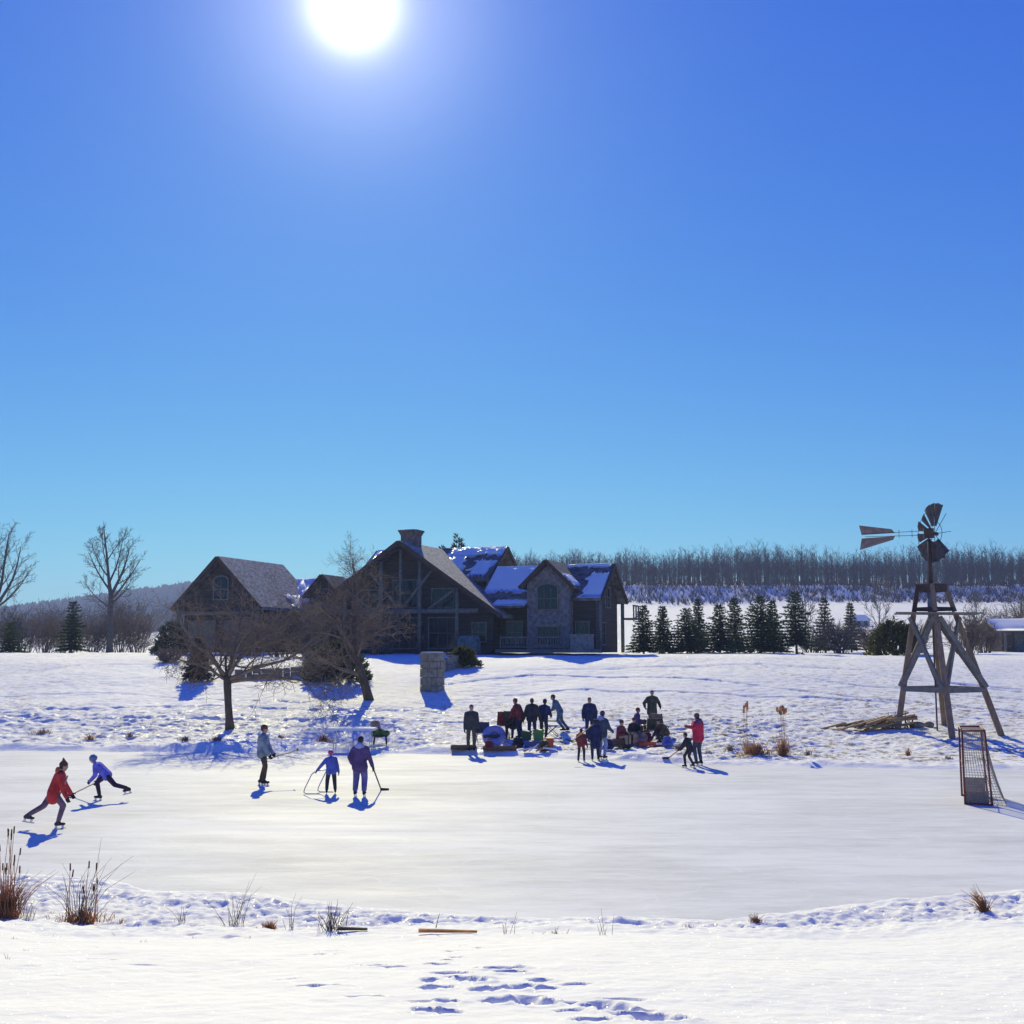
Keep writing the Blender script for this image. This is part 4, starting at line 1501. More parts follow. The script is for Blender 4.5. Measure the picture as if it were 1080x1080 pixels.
for (px, d, w, h, lb, sd, m) in (
        (1013, 84, 3.4, 3.0, 'round twiggy brown shrub right of the windmill tower', 1, TWIG), (1052, 112, 3.6, 4.3, 'tall bare brush behind the shed roof', 2, TWIG),
        (1075, 114, 3.4, 4.6, 'bare brush at the right edge behind the shed', 3, TWIG), (852, 93, 3.4, 2.4, 'brown bare shrub right of the last spruce', 4, GREYBARK),
        (882, 90, 2.6, 2.6, 'grey bare shrub between the two feathery conifers', 5, GREYBARK), (915, 93, 3.0, 2.6, 'loose brown brush left of the juniper', 6, TWIG),
        (150, 106, 4.0, 3.6, 'reddish bare thicket just left of the garage', 7, TWIG), (105, 108, 4.0, 3.0, 'low brown thicket at the foot of the tall bare tree', 8, TWIG),
        (55, 108, 4.0, 3.2, 'brown thicket behind the ragged conifer', 9, TWIG), (132, 112, 4.0, 4.2, 'tall purple-brown thicket right of the tall bare tree', 10, GREYBARK),
        (30, 112, 4.5, 4.0, 'purple-brown thicket between the left conifers', 11, GREYBARK), (5, 112, 4.0, 3.4, 'bare thicket at the far left edge', 12, TWIG),
        (78, 116, 4.5, 4.0, 'far grey thicket left of the tall bare tree', 13, GREYBARK), (185, 72, 2.2, 1.0, 'low reddish twigs in the snow before the garage bush', 14, TWIG),
        (300, 80, 3.4, 3.2, 'dense bare shrub before the link between garage and house', 15, TWIG), (332, 80, 3.4, 3.4, 'dense bare shrub before the low dormer', 16, TWIG),
        (270, 79, 2.8, 2.6, 'bare shrub at the right corner of the garage', 17, TWIG), (405, 81, 3.2, 3.2, 'dense bare shrub at the left end of the main gable', 18, GREYBARK),
        (960, 92, 2.6, 2.4, 'brown twigs seen through the windmill tower', 19, TWIG), (1030, 96, 2.6, 2.6, 'brown twigs at the left end of the shed', 20, TWIG)):
    shrub('bare_shrub', at(px, d), lb, w, h * (1.25 if px < 170 else 1.0), sd, m, n=30)
for (px, d, top, lb, sd) in ((845, 150, 633, 'small bare tree in the far field left of the feathery conifer', 1), (921, 170, 622, 'lone bare tree in the far field by the tiny house', 2),
                             (1025, 190, 632, 'small bare tree in the far field right of the windmill', 3), (1070, 170, 636, 'bare tree in the field above the shed', 4)):
    b = at(px, d)
    bare_tree('bare_tree', b, lb, dict(ELM, lev=3, rmin=.03, start=(.25, .2, .1)), (0, 0, 1), zpx(top, d) - b.z, .16, sd + 50, GREYBARK, GREYBARK)

# ------------------------------------------------------------------ the far woods
_fx = np.linspace(-1100, 420, 381)
_fy = np.concatenate([np.linspace(350, 480, 66), np.linspace(500, 1800, 66)])
_fz = height(np.repeat(_fx[None, :], len(_fy), 0).ravel(), np.repeat(_fy[:, None], len(_fx), 1).ravel()).reshape(len(_fy), len(_fx))


def HF(x, y):
    i = min(max(int(np.searchsorted(_fy, y)) - 1, 0), len(_fy) - 2)
    fx = (x + 1100) / 4.0
    j = min(max(int(fx), 0), len(_fx) - 2)
    t = (y - _fy[i]) / (_fy[i + 1] - _fy[i])
    u = fx - j
    return float((_fz[i, j] * (1 - u) + _fz[i, j + 1] * u) * (1 - t) + (_fz[i + 1, j] * (1 - u) + _fz[i + 1, j + 1] * u) * t)


def forest():
    rr = random.Random(3)
    mb = MB()

    def stick(p, q, r0, r1):
        d = (q - p)
        s = Vector((d.z, 0, -d.x))
        s = s.normalized() if s.length > 1e-6 else Vector((1, 0, 0))
        t = Vector((0, 1, 0))
        mb.add([p - s * r0, p + s * r0 * .6 + t * r0, p + s * r0 * .6 - t * r0, q], [(0, 1, 3), (1, 2, 3), (2, 0, 3)])
    for i in range(4600):
        y = 381 + 90 * rr.random() ** 1.5
        x = rr.uniform(-.16, .62) * y
        z = HF(x, y) - .3
        h = rr.uniform(6.0, 13.0) * (1 + .10 * math.sin(x * .09) + .09 * math.sin(x * .31 + 1) + .08 * math.sin(x * .83 + 2) + .05 * math.sin(x * 1.9))
        if x < 40:
            h *= .86
        p = Vector((x, y, z))
        lean = Vector((rr.uniform(-.05, .05), rr.uniform(-.05, .05), 1))
        r0 = rr.uniform(.07, .17)
        stick(p, p + lean * h, r0, .03)
        for k in range(12):
            f = rr.uniform(.22, .97)
            a = rr.uniform(0, 6.28)
            l = h * (1 - f * .75) * rr.uniform(.25, .5)
            q = p + lean * (h * f)
            dd = Vector((math.cos(a), math.sin(a), rr.uniform(.8, 1.9))).normalized()
            e = q + dd * l
            stick(q, e, .055, .02)
            for j in range(2):
                g_ = q.lerp(e, rr.uniform(.3, .9))
                d2 = (dd + Vector((rr.uniform(-.7, .7), rr.uniform(-.7, .7), rr.uniform(0, .5)))).normalized()
                stick(g_, g_ + d2 * l * .5, .035, .015)
    tag(mb.obj('far_wood', FARWOOD), 'bare deciduous wood along the crest of the far field', 'wood', kind='stuff')
    # brush on the shaded bank below it
    mb = MB()
    for i in range(4200):
        y = rr.uniform(350, 400)
        x = rr.uniform(-.10, .62) * y
        p = Vector((x, y, HF(x, y) - .2))
        for k in range(6):
            dd = Vector((rr.uniform(-.5, .5), rr.uniform(-.5, .5), 1))
            d = (dd)
            stick(p, p + dd * rr.uniform(.8, 3.2), .07, .03)
    tag(mb.obj('far_brush', FARWOOD), 'brush on the shaded bank below the far wood', 'brush', kind='stuff')
    # wooded hill at left, very far
    mb = MB()
    for i in range(9000):
        y = rr.uniform(1050, 1780)
        x = rr.uniform(-.60, .04) * y
        z = HF(x, y) - 1
        h = rr.uniform(8, 13)
        w = rr.uniform(2.5, 4.5)
        con = rr.random() < .3
        mb.add([(x - w, y, z), (x + w, y - w * .3, z), (x + w * .2, y + w, z), (x - w * (.1 if con else .7), y, z + h * .7), (x + w * (.1 if con else .6), y - w * .2, z + h * .75),
                (x, y, z + h * (1.1 if con else .95))],
               [(0, 1, 4, 3), (1, 2, 4), (2, 0, 3), (3, 4, 5), (4, 2, 5), (2, 3, 5)])
    tag(mb.obj('wooded_hill', mat('hill_wood', (0.075, 0.062, 0.062), .95, .3, .03, 0)), 'dark wooded hill on the left horizon', 'wood', kind='stuff')


def vn(v):
    return float(vnoise(v, 2.2, 90))


forest()
#==PART3==
# ------------------------------------------------------------------ people
def ik(a, c, l1, l2, pole):
    a, c, pole = Vector(a), Vector(c), Vector(pole)
    d = c - a
    L = min(d.length, (l1 + l2) * .995)
    dn = d.normalized()
    x = (l1 * l1 - l2 * l2 + L * L) / (2 * L)
    h = math.sqrt(max(l1 * l1 - x * x, 0))
    p = pole - dn * pole.dot(dn)
    p = p.normalized() if p.length > 1e-6 else dn.orthogonal()
    return a + dn * x + p * h, a + dn * L


def hand(mb, w, d, nrm, s, curl=.6, side=1):
    """palm, four unequal curled fingers and a thumb; d points along the hand, nrm towards the palm side"""
    d, nrm = Vector(d).normalized(), Vector(nrm)
    nrm = (nrm - d * nrm.dot(d)).normalized()
    ac = d.cross(nrm) * side
    palm = w + d * .045 * s
    for k in (-1, 0, 1):
        mb.capsule(w + ac * .012 * k * s, .026 * s, w + d * .085 * s + ac * .026 * k * s, .02 * s, 8)
    for k, ln in ((-1.5, .068), (-.5, .08), (.5, .085), (1.5, .075)):
        p = w + d * .09 * s + ac * .021 * k * s
        a = p
        for j, seg in enumerate((.45, .32, .23)):
            dd = d * math.cos(curl * (j + .6)) + nrm * math.sin(curl * (j + .6))
            b_ = a + dd * ln * seg * s
            mb.capsule(a, (.0125 - .001 * j) * s, b_, (.0118 - .001 * j) * s, 6)
            a = b_
    t0 = w + d * .03 * s + ac * .035 * s
    t1 = t0 + (d * .5 + ac * .6 + nrm * .4).normalized() * .045 * s
    mb.capsule(t0, .016 * s, t1, .013 * s, 6)
    mb.capsule(t1, .013 * s, t1 + (d * .8 + nrm * .6).normalized() * .032 * s, .011 * s, 6)


def person(px, py, label, face, H, jacket, trousers, hat=None, hatc=None, feet=((.11, 0, 0), (-.11, 0, 0)), hip=(0, 0, None), lean=(0, 4), hands=None,
           skates=True, boots=(0.02, 0.02, 0.022), gloves=(0.02, 0.02, 0.022), coat=.06, fat=1.12, look=(0, 0), scarf=None, hood=None, loc=None, group=None, baggy=1.0, collar=None):
    """face: 0 away from the camera, 90 to the right, 180 towards it. Local axes: x right, y forward."""
    p = loc or G(px, py)
    root = thing('person', p, label, 'person', -rad(face), group)
    s = H / 1.75
    sole = .085 if skates else .03
    hz = hip[2] if hip[2] is not None else (sole + .09 + .835) * s
    P = Vector((hip[0], hip[1], hz))
    ls, lf = rad(lean[0]), rad(lean[1])
    T = Vector((math.sin(ls), math.sin(lf) * math.cos(ls), math.cos(lf) * math.cos(ls)))
    RT = Vector((1, 0, 0))
    RT = (RT - T * RT.dot(T)).normalized()
    FWD = T.cross(RT) * -1
    if FWD.y < 0:
        FWD = -FWD
    C = P + T * .40 * s
    N = P + T * .50 * s
    lk = (T * .55 + Vector((0, 0, .45)) + FWD * .12).normalized()
    HC = N + lk * .165 * s
    hd = Vector((math.sin(rad(look[0])), math.cos(rad(look[0])), math.sin(rad(look[1])))).normalized()     # gaze
    hu = (lk - hd * lk.dot(hd)).normalized()
    hr = hd.cross(hu)
    HR = Matrix((hr, hd, hu)).transposed()
    legs = []
    for i, sd in enumerate((1, -1)):
        f = feet[i]
        hp = P + RT * .095 * sd * s
        an = Vector((f[0], f[1], f[2] + (sole + .09) * s))
        kn, an = ik(hp, an, .43 * s, .425 * s, Vector((sd * .12, 1, .1)))
        legs.append((hp, kn, an))
    arms = []
    for i, sd in enumerate((1, -1)):
        sh = C + RT * .185 * sd * s + T * .035 * s
        hx = hands[i] if hands else None
        if hx is None:
            hx = P + RT * (.27 * sd * s) + Vector((0, .08 * s, -.06 * s))
        el, wr = ik(sh, Vector(hx), .29 * s, .26 * s, Vector((sd * .5, -1, -.3)))
        arms.append((sh, el, wr))
    # body: one continuous figure
    b = MB()
    b.ell(HC + hu * .02 * s, (.080 * s, .098 * s, .104 * s), HR)
    b.ell(HC - hu * .055 * s + hd * .018 * s, (.058 * s, .070 * s, .065 * s), HR)
    b.capsule(HC + hd * .09 * s + hu * .01 * s, .011 * s, HC + hd * .106 * s - hu * .022 * s, .016 * s, 6)
    for sd in (1, -1):
        b.ell(HC + hr * .077 * sd * s, (.014 * s, .022 * s, .034 * s), HR, 8, 6)
    b.capsule(C + T * .03 * s, .07 * s, HC - hu * .07 * s, .052 * s)
    for sd in (1, -1):
        b.capsule(P + RT * .055 * sd * s, .11 * s, C + RT * .07 * sd * s, .115 * s)
    b.capsule(arms[0][0], .06 * s, arms[1][0], .06 * s)
    for (sh, el, wr) in arms:
        b.capsule(sh, .055 * s, el, .043 * s)
        b.capsule(el, .043 * s, wr, .03 * s)
    for (hp, kn, an) in legs:
        b.capsule(hp, .088 * s, kn, .058 * s)
        b.capsule(kn, .058 * s, an, .042 * s)
    bo = soft(b, 'body', SKIN, root, .017 * s)
    for sd in (1, -1):
        MB().ell(HC + hd * .086 * s + hr * .032 * sd * s + hu * .012 * s, (.012 * s, .010 * s, .009 * s), HR, 8, 6).obj('eye', BLACKP, root, True)
    MB().ell(HC + hd * .083 * s - hu * .062 * s, (.022 * s, .01 * s, .006 * s), HR, 8, 6).obj('mouth', mat('lips', (.34, .13, .11), .5, .1, 8, 0), root, True)
    # jacket
    j = MB()
    for sd in (1, -1):
        j.capsule(P + RT * .065 * sd * s - T * .02 * s, .135 * s * fat, C + RT * .075 * sd * s, .14 * s * fat)
        if coat > 0:
            j.capsule(P + RT * .07 * sd * s, .14 * s * fat, P + RT * .08 * sd * s * baggy - Z3 * coat * s, .135 * s * fat * (1 + coat * .35))
    j.capsule(arms[0][0], .08 * s, arms[1][0], .08 * s)
    j.capsule(C + T * .06 * s, .085 * s, N + T * .015 * s, .078 * s)
    for (sh, el, wr) in arms:
        j.capsule(sh, .09 * s, el, .076 * s)
        j.capsule(el, .076 * s, wr, .06 * s)
    jo = soft(j, 'jacket', jacket, root, .018 * s)
    if collar:
        MB().tube([C + FWD * (.15 * fat * s) + T * .08 * s, C + FWD * (.162 * fat * s) - T * .12 * s, P + FWD * (.155 * fat * s) - T * .05 * s], .022 * s, 6).obj('zip_strip', collar, root, True)
    # trousers
    t = MB()
    t.ell(P - T * .02 * s, (.165 * s * fat, .125 * s * fat, .13 * s))
    for (hp, kn, an) in legs:
        t.capsule(hp, .102 * s * baggy, kn, .078 * s * baggy)
        t.capsule(kn, .078 * s * baggy, an + (kn - an) * .12, .062 * s * baggy)
    soft(t, 'trousers', trousers, root, .018 * s)
    # boots or skates
    bm = mat('boot_%d' % int(boots[0] * 1000), boots, .5, .2, 10, .1)
    for i, (hp, kn, an) in enumerate(legs):
        sh = (an - kn).normalized()
        f = feet[i]
        tip = Vector((0, 1, 0)) if f[2] < .08 else (Vector((0, 1, 0)) - sh * -0.0 + Vector((0, 0, -1.2 * min(f[2], .6)))).normalized()
        dn = (sh - tip * sh.dot(tip)).normalized() if f[2] > .08 else Vector((0, 0, -1))
        q = MB()
        q.capsule(an - sh * .12 * s, .058 * s, an + sh * .02 * s, .052 * s)
        q.capsule(an + dn * .045 * s - tip * .05 * s, .046 * s, an + dn * .05 * s + tip * .15 * s, .038 * s)
        q.capsule(an + dn * .06 * s - tip * .05 * s, .04 * s, an + dn * .058 * s + tip * .13 * s, .036 * s)
        sk = soft(q, 'skate' if skates else 'boot', bm, root, .016 * s)
        if skates:
            w = MB()
            up = -dn
            w.beam(an + dn * (.165 * s) - tip * .09 * s, an + dn * (.165 * s) + tip * .20 * s, .006 * s, .035 * s, up)
            w.obj('blade', STEEL, sk)
            h_ = MB()
            h_.beam(an + dn * .09 * s - tip * .04 * s, an + dn * .152 * s - tip * .04 * s, .02 * s, .06 * s, tip)
            h_.beam(an + dn * .09 * s + tip * .12 * s, an + dn * .152 * s + tip * .12 * s, .02 * s, .06 * s, tip)
            h_.obj('blade_holder', PLASTICW, sk)
    # gloves with fingers
    gm = mat('glove_%d' % int(gloves[0] * 1000), gloves, .8, .2, 10, .1)
    for i, (sh, el, wr) in enumerate(arms):
        q = MB()
        dd = (wr - el).normalized()
        q.capsule(wr - dd * .03 * s, .045 * s, wr + dd * .02 * s, .038 * s)
        hand(q, wr, dd, -RT * (1 if i == 0 else -1) + FWD * .4, s * 1.15, .55, 1 if i == 0 else -1)
        soft(q, 'glove', gm, root, .008 * s)
    # headgear and hair
    hc = hatc or cloth('black', (.02, .02, .022))
    q = MB()
    if hat == 'helmet':
        q.ell(HC + hu * .045 * s - hd * .005 * s, (.118 * s, .135 * s, .115 * s), HR)
        ho = q.obj('helmet', hc, root, True)
        MB().tube([HC + hr * .10 * s * math.cos(a) + hd * (.115 * s * abs(math.sin(a)) + .02) - hu * .03 * s for a in np.linspace(0, math.pi, 9)], .007 * s, 5).obj('face_cage', STEEL, ho)
        MB().beam(HC + hu * .155 * s - hd * .08 * s, HC + hu * .155 * s + hd * .06 * s, .05 * s, .012 * s, tuple(hu)).obj('vent_strip', PLASTICW, ho)
    elif hat in ('beanie', 'pom', 'point'):
        q.ell(HC + hu * .05 * s - hd * .008 * s, (.094 * s, .112 * s, .098 * s), HR)
        q.capsule(HC + hu * .02 * s - hd * .01 * s, .092 * s, HC + hu * .04 * s - hd * .01 * s, .092 * s)
        if hat == 'pom':
            q.ell(HC + hu * .165 * s, (.036 * s,) * 3, HR)
        if hat == 'point':
            q.capsule(HC + hu * .09 * s, .075 * s, HC + hu * .21 * s - hd * .02 * s, .02 * s)
        soft(q, 'hat', hc, root, .012 * s)
    if hat != 'helmet':
        q = MB()
        q.ell(HC - hd * .022 * s + hu * .025 * s, (.086 * s, .092 * s, .108 * s), HR)
        if hat is None:
            q.ell(HC + hu * .06 * s, (.08 * s, .095 * s, .072 * s), HR)
        soft(q, 'hair', hc if hat is None else mat('hair_brown', (.05, .03, .02), .7, .2, 20, .2), root, .014 * s)
    if hood:
        q = MB()
        q.ell(N - FWD * .10 * s + T * .02 * s, (.13 * s, .07 * s, .11 * s))
        q.capsule(N - FWD * .1 * s + RT * .1 * s, .055 * s, N - FWD * .1 * s - RT * .1 * s, .055 * s)
        soft(q, 'hood', hood, root, .018 * s)
    if scarf:
        MB().tube([N + (RT * math.cos(a) * .085 + FWD * math.sin(a) * .085) * s + T * .0 for a in np.linspace(0, 6.28, 13)], .032 * s, 7).obj('scarf', scarf, root, True)

    def world(v):
        c, sn = math.cos(-rad(face)), math.sin(-rad(face))
        return Vector((p.x + v[0] * c - v[1] * sn, p.y + v[0] * sn + v[1] * c, p.z + v[2]))
    return root, [world(a[2] + (a[2] - a[1]).normalized() * .06 * s) for a in arms], world


def hockey_stick(top, low, label, blade_dir, m=None, group=None):
    top, low = Vector(top), Vector(low)
    t = thing('hockey_stick', low, label, 'hockey stick', 0, group)
    d = (top - low)
    MB().beam((0, 0, .03), d, .032, .022).obj('shaft', m or WOODNEW, t)
    bd_ = Vector(blade_dir).normalized()
    q = MB()
    q.prism([Vector((0, 0, .0)) - bd_ * .03, bd_ * .22, bd_ * .23 + Z3 * .065, Z3 * .085 - bd_ * .03], bd_.cross(Z3) * .014)
    q.obj('blade', BLACKP, t)
    return t


RED = cloth('red', (0.50, 0.045, 0.04))
PURPLE = cloth('blue_violet', (0.16, 0.16, 0.62))
GREYBLUE = cloth('grey_blue', (0.22, 0.27, 0.33))
BROWN = cloth('brown', (0.10, 0.065, 0.045))
NAVY = cloth('navy', (0.028, 0.036, 0.095))
BLACK = cloth('charcoal', (0.038, 0.036, 0.042))
DARKGREY = cloth('dark_grey', (0.05, 0.055, 0.06))
BLUE = cloth('blue', (0.10, 0.14, 0.48))
LIGHTBLUE = cloth('light_blue', (0.30, 0.34, 0.60))
MAUVE = cloth('mauve_trousers', (0.13, 0.12, 0.30))
PLUM = cloth('plum', (0.10, 0.06, 0.16))
PINK = mat('pink_plastic', (0.55, 0.06, 0.22), .4, .1, 8, 0, spec=.5)
HELM = mat('blue_plastic', (0.10, 0.16, 0.34), .4, .15, 8, 0, spec=.5)
MAROON = cloth('maroon', (0.20, 0.04, 0.045))
CRIMSON = cloth('crimson', (0.52, 0.03, 0.07))
OLIVE = cloth('olive', (0.07, 0.07, 0.05))
TAN = cloth('tan', (0.34, 0.26, 0.18))
VIOLETGREY = cloth('violet_grey_tights', (0.16, 0.10, 0.15))
STEELBLUE = cloth('steel_blue', (0.10, 0.15, 0.22))
FAWN = cloth('fawn', (0.20, 0.16, 0.13))
ORANGE = cloth('orange', (0.60, 0.14, 0.04))

# skaters on the ice
person(61, 874, 'skater in a red jacket gliding right on one leg', 72, 1.56, RED, VIOLETGREY, 'point', cloth('russet', (0.13, 0.06, 0.045)),
       feet=((.06, 0, 0), (-.1, -.66, .16)), hip=(0, -.13, .83), lean=(0, 20), hands=((.24, .17, .70), (-.20, .24, .74)), coat=.16, collar=cloth('pale_grey', (.5, .48, .47)), hood=ORANGE, boots=(.05, .04, .06))  # red jacket's hood: warm backlight is put into its orange cloth colour
_, hn, W = person(104, 845, 'small skater in a violet jacket and blue helmet bending forward to the left', 270, 1.48, PURPLE, cloth('dark_purple', (0.045, 0.025, 0.06)), 'helmet', HELM,
                  feet=((.05, .0, 0), (-.08, -.80, .20)), hip=(0, -.20, .70), lean=(0, 48), hands=((.20, .12, .52), (-.12, .20, .55)), look=(0, -10), fat=.95)
hockey_stick(hn[0], G(74, 840), 'wooden hockey stick held by the bending violet skater', (-.9, .3, 0))
_, hn, W = person(276, 829, 'tall man in a grey-blue jacket and brown trousers standing on the ice', 92, 1.74, GREYBLUE, BROWN, 'beanie', cloth('russet', (0.13, 0.06, 0.045)),
                  feet=((.10, .08, 0), (-.12, -.06, 0)), hands=((.16, .26, .86), (-.12, .30, .90)), lean=(0, 2))
hockey_stick(W((.15, .16, .80)), W((-.5, .95, .98)), 'hockey stick held level by the man in grey-blue', (-.3, .8, 0))
_, hn, W = person(349, 838, 'child in a blue jacket and pink helmet learning to skate', 345, 1.18, BLUE, BLACK, 'helmet', PINK, feet=((.12, 0, 0), (-.12, 0, 0)),
                  hands=((.24, .06, .50), (-.40, .06, .66)), lean=(-3, 6), baggy=1.15)
sa = thing('skating_aid', G(341, 829), 'bent steel-tube skating aid held by the child in the pink helmet', 'skating aid')
hl = hn[1] - sa.location
for dx, dy, nm in ((-.02, 0, 1), (.30, .42, 0)):
    o_ = Vector((dx, dy, 0))
    pts = [Vector((hl.x, hl.y, hl.z)) + o_, Vector((hl.x - .12, hl.y, hl.z - .10)) + o_, Vector((hl.x - .30, hl.y, .18)) + o_, Vector((hl.x - .33, hl.y, .07)) + o_,
           Vector((hl.x - .27, hl.y, .025)) + o_, Vector((hl.x + .12, hl.y, .02)) + o_]
    MB().tube(pts, .016, 7).obj('runner', STEEL, sa, True)
MB().tube([Vector((hl.x - .02, hl.y, hl.z)), Vector((hl.x + .30, hl.y + .42, hl.z))], .016, 7).obj('handle', STEEL, sa, True)
_, hn, W = person(379, 841, 'adult in a hooded blue top and long mauve trousers beside the child', 8, 1.60, PLUM, MAUVE, 'beanie', BLACK, feet=((.13, 0, 0), (-.13, .02, 0)),
                  hands=((.36, .06, .80), (-.26, .08, .92)), coat=.12, hood=LIGHTBLUE, baggy=1.3, fat=1.08)
hockey_stick(hn[0], G(402, 834), 'hockey stick in the right hand of the adult in mauve trousers', (.9, .2, 0), BLACKP)

# the group at the far shore
person(573, 780, 'person in navy standing close right of the broad one in black', 25, 1.66, NAVY, BLACK, 'beanie', NAVY, skates=False, hands=((.24, .28, .95), (-.22, .30, .9)), lean=(4, 8))
person(541, 779, 'person in dark grey sitting in the dark grey camp chair', 200, 1.6, DARKGREY, BLACK, 'beanie', BLACK, feet=((.12, .44, 0), (-.12, .40, 0)), hip=(0, 0, .52), lean=(0, 2), hands=((.2, .3, .66), (-.2, .3, .66)), skates=False, coat=0)
person(700, 784, 'person in brown crouching over gear at the right of the camp chairs', 240, 1.55, BROWN, OLIVE, 'beanie', DARKGREY, feet=((.12, .1, 0), (-.12, .05, 0)), hip=(0, -.12, .42), lean=(0, 42), hands=((.2, .42, .22), (-.15, .46, .2)), skates=False, coat=0)
person(497, 794, 'person in dark clothes standing alone at the shore, left of the piled gear', 180, 1.78, DARKGREY, cloth('brown_grey', (0.10, 0.085, 0.075)), None, cloth('auburn', (.10, .05, .03)),
       hands=((.26, .05, .82), (-.26, .05, .82)))
person(549, 779, 'person in a maroon jacket reaching over beside the green tub', 300, 1.66, MAROON, NAVY, 'beanie', MAROON, lean=(0, 25), hands=((.20, .45, .85), (-.2, .40, .80)), skates=False)
person(561, 781, 'broad person in black with brown hair, back turned, behind the green tub', 5, 1.72, BLACK, NAVY, None, cloth('auburn', (.10, .05, .03)), fat=1.2, skates=False,
       hands=((.36, .12, .78), (-.36, .10, .80)))
person(596, 771, 'person in a steel-blue jacket leaning left on a folding chair', 280, 1.72, STEELBLUE, STEELBLUE, 'beanie', BROWN, skates=False, feet=((.10, -.1, 0), (-.10, .05, 0)), hip=(0, .22, .86), lean=(0, 30),
       hands=((.18, .72, .82), (-.16, .70, .82)), fat=1.05)
person(613, 804, 'small child in a maroon jacket at the left of the standing trio', 20, 1.16, MAROON, BLACK, 'beanie', MAROON, hood=ORANGE, hands=((.22, .06, .54), (-.16, .16, .66)))
person(622, 780, 'tallest of the standing trio, in navy with reddish hair, at the back', 185, 1.74, NAVY, NAVY, None, cloth('reddish', (.16, .06, .04)), skates=False)
person(628, 803, 'person in a long dark navy coat at the front of the standing trio', 350, 1.46, NAVY, NAVY, 'beanie', BLACK, coat=.34, fat=1.05)
person(635, 802, 'person in a pale blue and dark jacket on the right of the standing trio', 40, 1.72, cloth('slate', (0.06, 0.075, 0.11)), cloth('pale_blue', (0.26, 0.32, 0.50)), 'beanie', PLUM, hands=((.30, .22, 1.05), (-.22, .16, .95)), hood=LIGHTBLUE)


def seated(px, py, label, face, H, j, t, hat, hc, sh=.36, **kw):
    s = H / 1.75
    return person(px, py, label, face, H, j, t, hat, hc, feet=((.12, .46 * s, 0), (-.12, .42 * s, 0)), hip=(0, 0, sh), lean=(0, 8), hands=((.2, .34, sh + .16), (-.2, .32, sh + .16)), skates=False, coat=.0, **kw)


BOXM = mat('crate_boards', (0.16, 0.10, 0.07), .85, .3, 5, .3, stretch=(1, 1, 6))


def crate(px, py, label, sx, sy, sz, m, name='crate', cat='crate', rz=0.0, dz=0):
    p = G(px, py)
    t = thing(name, p + Z3 * dz, label, cat, rz)
    for k in range(3):
        z_ = .02 + sz / 3 * (k + .5)
        for y in (-sy / 2, sy / 2):
            MB().box((0, y, z_), (sx, .025, sz / 3 - .015)).obj('board', m, t)
        for x in (-sx / 2 + .02, sx / 2 - .02):
            MB().box((x, 0, z_), (.025, sy - .03, sz / 3 - .015)).obj('board', m, t)
    MB().box((0, 0, .02), (sx - .06, sy - .06, .02)).obj('bottom', m, t)
    MB().box((0, 0, sz - .03), (sx - .06, sy - .06, .02)).obj('lid', m, t)
    return t


crate(654, 788, 'low wooden crate under the person in dark red at the shore', .6, .4, .3, BOXM)
seated(654, 788, 'person in dark red sitting on a crate with knees forward, left of the resting group', 130, 1.55, MAROON, TAN, 'beanie', BROWN)
crate(669, 784, 'low wooden crate under the dark sitting person beside tan blanket', .6, .4, .3, BOXM)
seated(668, 784, 'person in black sitting beside the one in dark red', 160, 1.5, BLACK, TAN, 'beanie', MAROON)
crate(671, 773, 'wooden crate under the person sitting higher up the bank', .6, .4, .3, BOXM)
seated(671, 773, 'person in plum sitting higher up the bank behind the resting group', 100, 1.6, PLUM, BROWN, 'beanie', MAROON)
person(688, 770, 'person in an olive coat standing with elbows out behind the camp chairs', 175, 1.72, OLIVE, FAWN, None, cloth('auburn', (.10, .05, .03)), skates=False, fat=1.12,
       hands=((.34, .12, 1.0), (-.34, .12, 1.0)), coat=.2)
_, hn, W = person(737, 808, 'adult in a crimson jacket with one gloved hand raised', 325, 1.76, CRIMSON, cloth('slate', (0.06, 0.075, 0.11)), 'beanie', BROWN,
                  hands=((.24, .12, .90), (-.40, .10, 1.36)), hood=PLUM)
_, hn, W = person(727, 810, 'child in black playing hockey in front of the adult in crimson', 300, 1.22, BLACK, BLACK, 'beanie', BROWN, feet=((.16, -.08, 0), (-.16, .08, 0)), lean=(0, 22),
                  hands=((.16, .36, .58), (-.10, .40, .52)), hip=(0, -.04, .66))
hockey_stick(W((.12, .24, .72)), G(705, 801), 'hockey stick of the child in black, blade taped dark', (-.8, .3, 0))


# ------------------------------------------------------------------ gear on the shore
def camp_chair(px, py, label, rz, m, w=.56, h=.85):
    p = G(px, py)
    t = thing('camp_chair', p, label, 'chair', rz)
    sh = .42
    MB().box((0, 0, sh), (w, .5, .03)).obj('seat', m, t)
    MB().box((0, .26, (sh + h) / 2 + .02), (w, .03, h - sh), Matrix.Rotation(-.2, 3, 'X')).obj('backrest', m, t)
    for sx in (-1, 1):
        MB().tube([(sx * w / 2, -.26, 0), (sx * w / 2, .22, sh)], .014, 6).obj('leg', BLACKP, t)
        MB().tube([(sx * w / 2, .26, 0), (sx * w / 2, -.22, sh)], .014, 6).obj('leg', BLACKP, t)
        MB().tube([(sx * w / 2, .2, sh), (sx * w / 2, .34, h + .05)], .014, 6).obj('back_post', BLACKP, t)
        MB().box((sx * w / 2, 0, sh + .2), (.06, .5, .025)).obj('armrest', BLACKP, t)
    return t


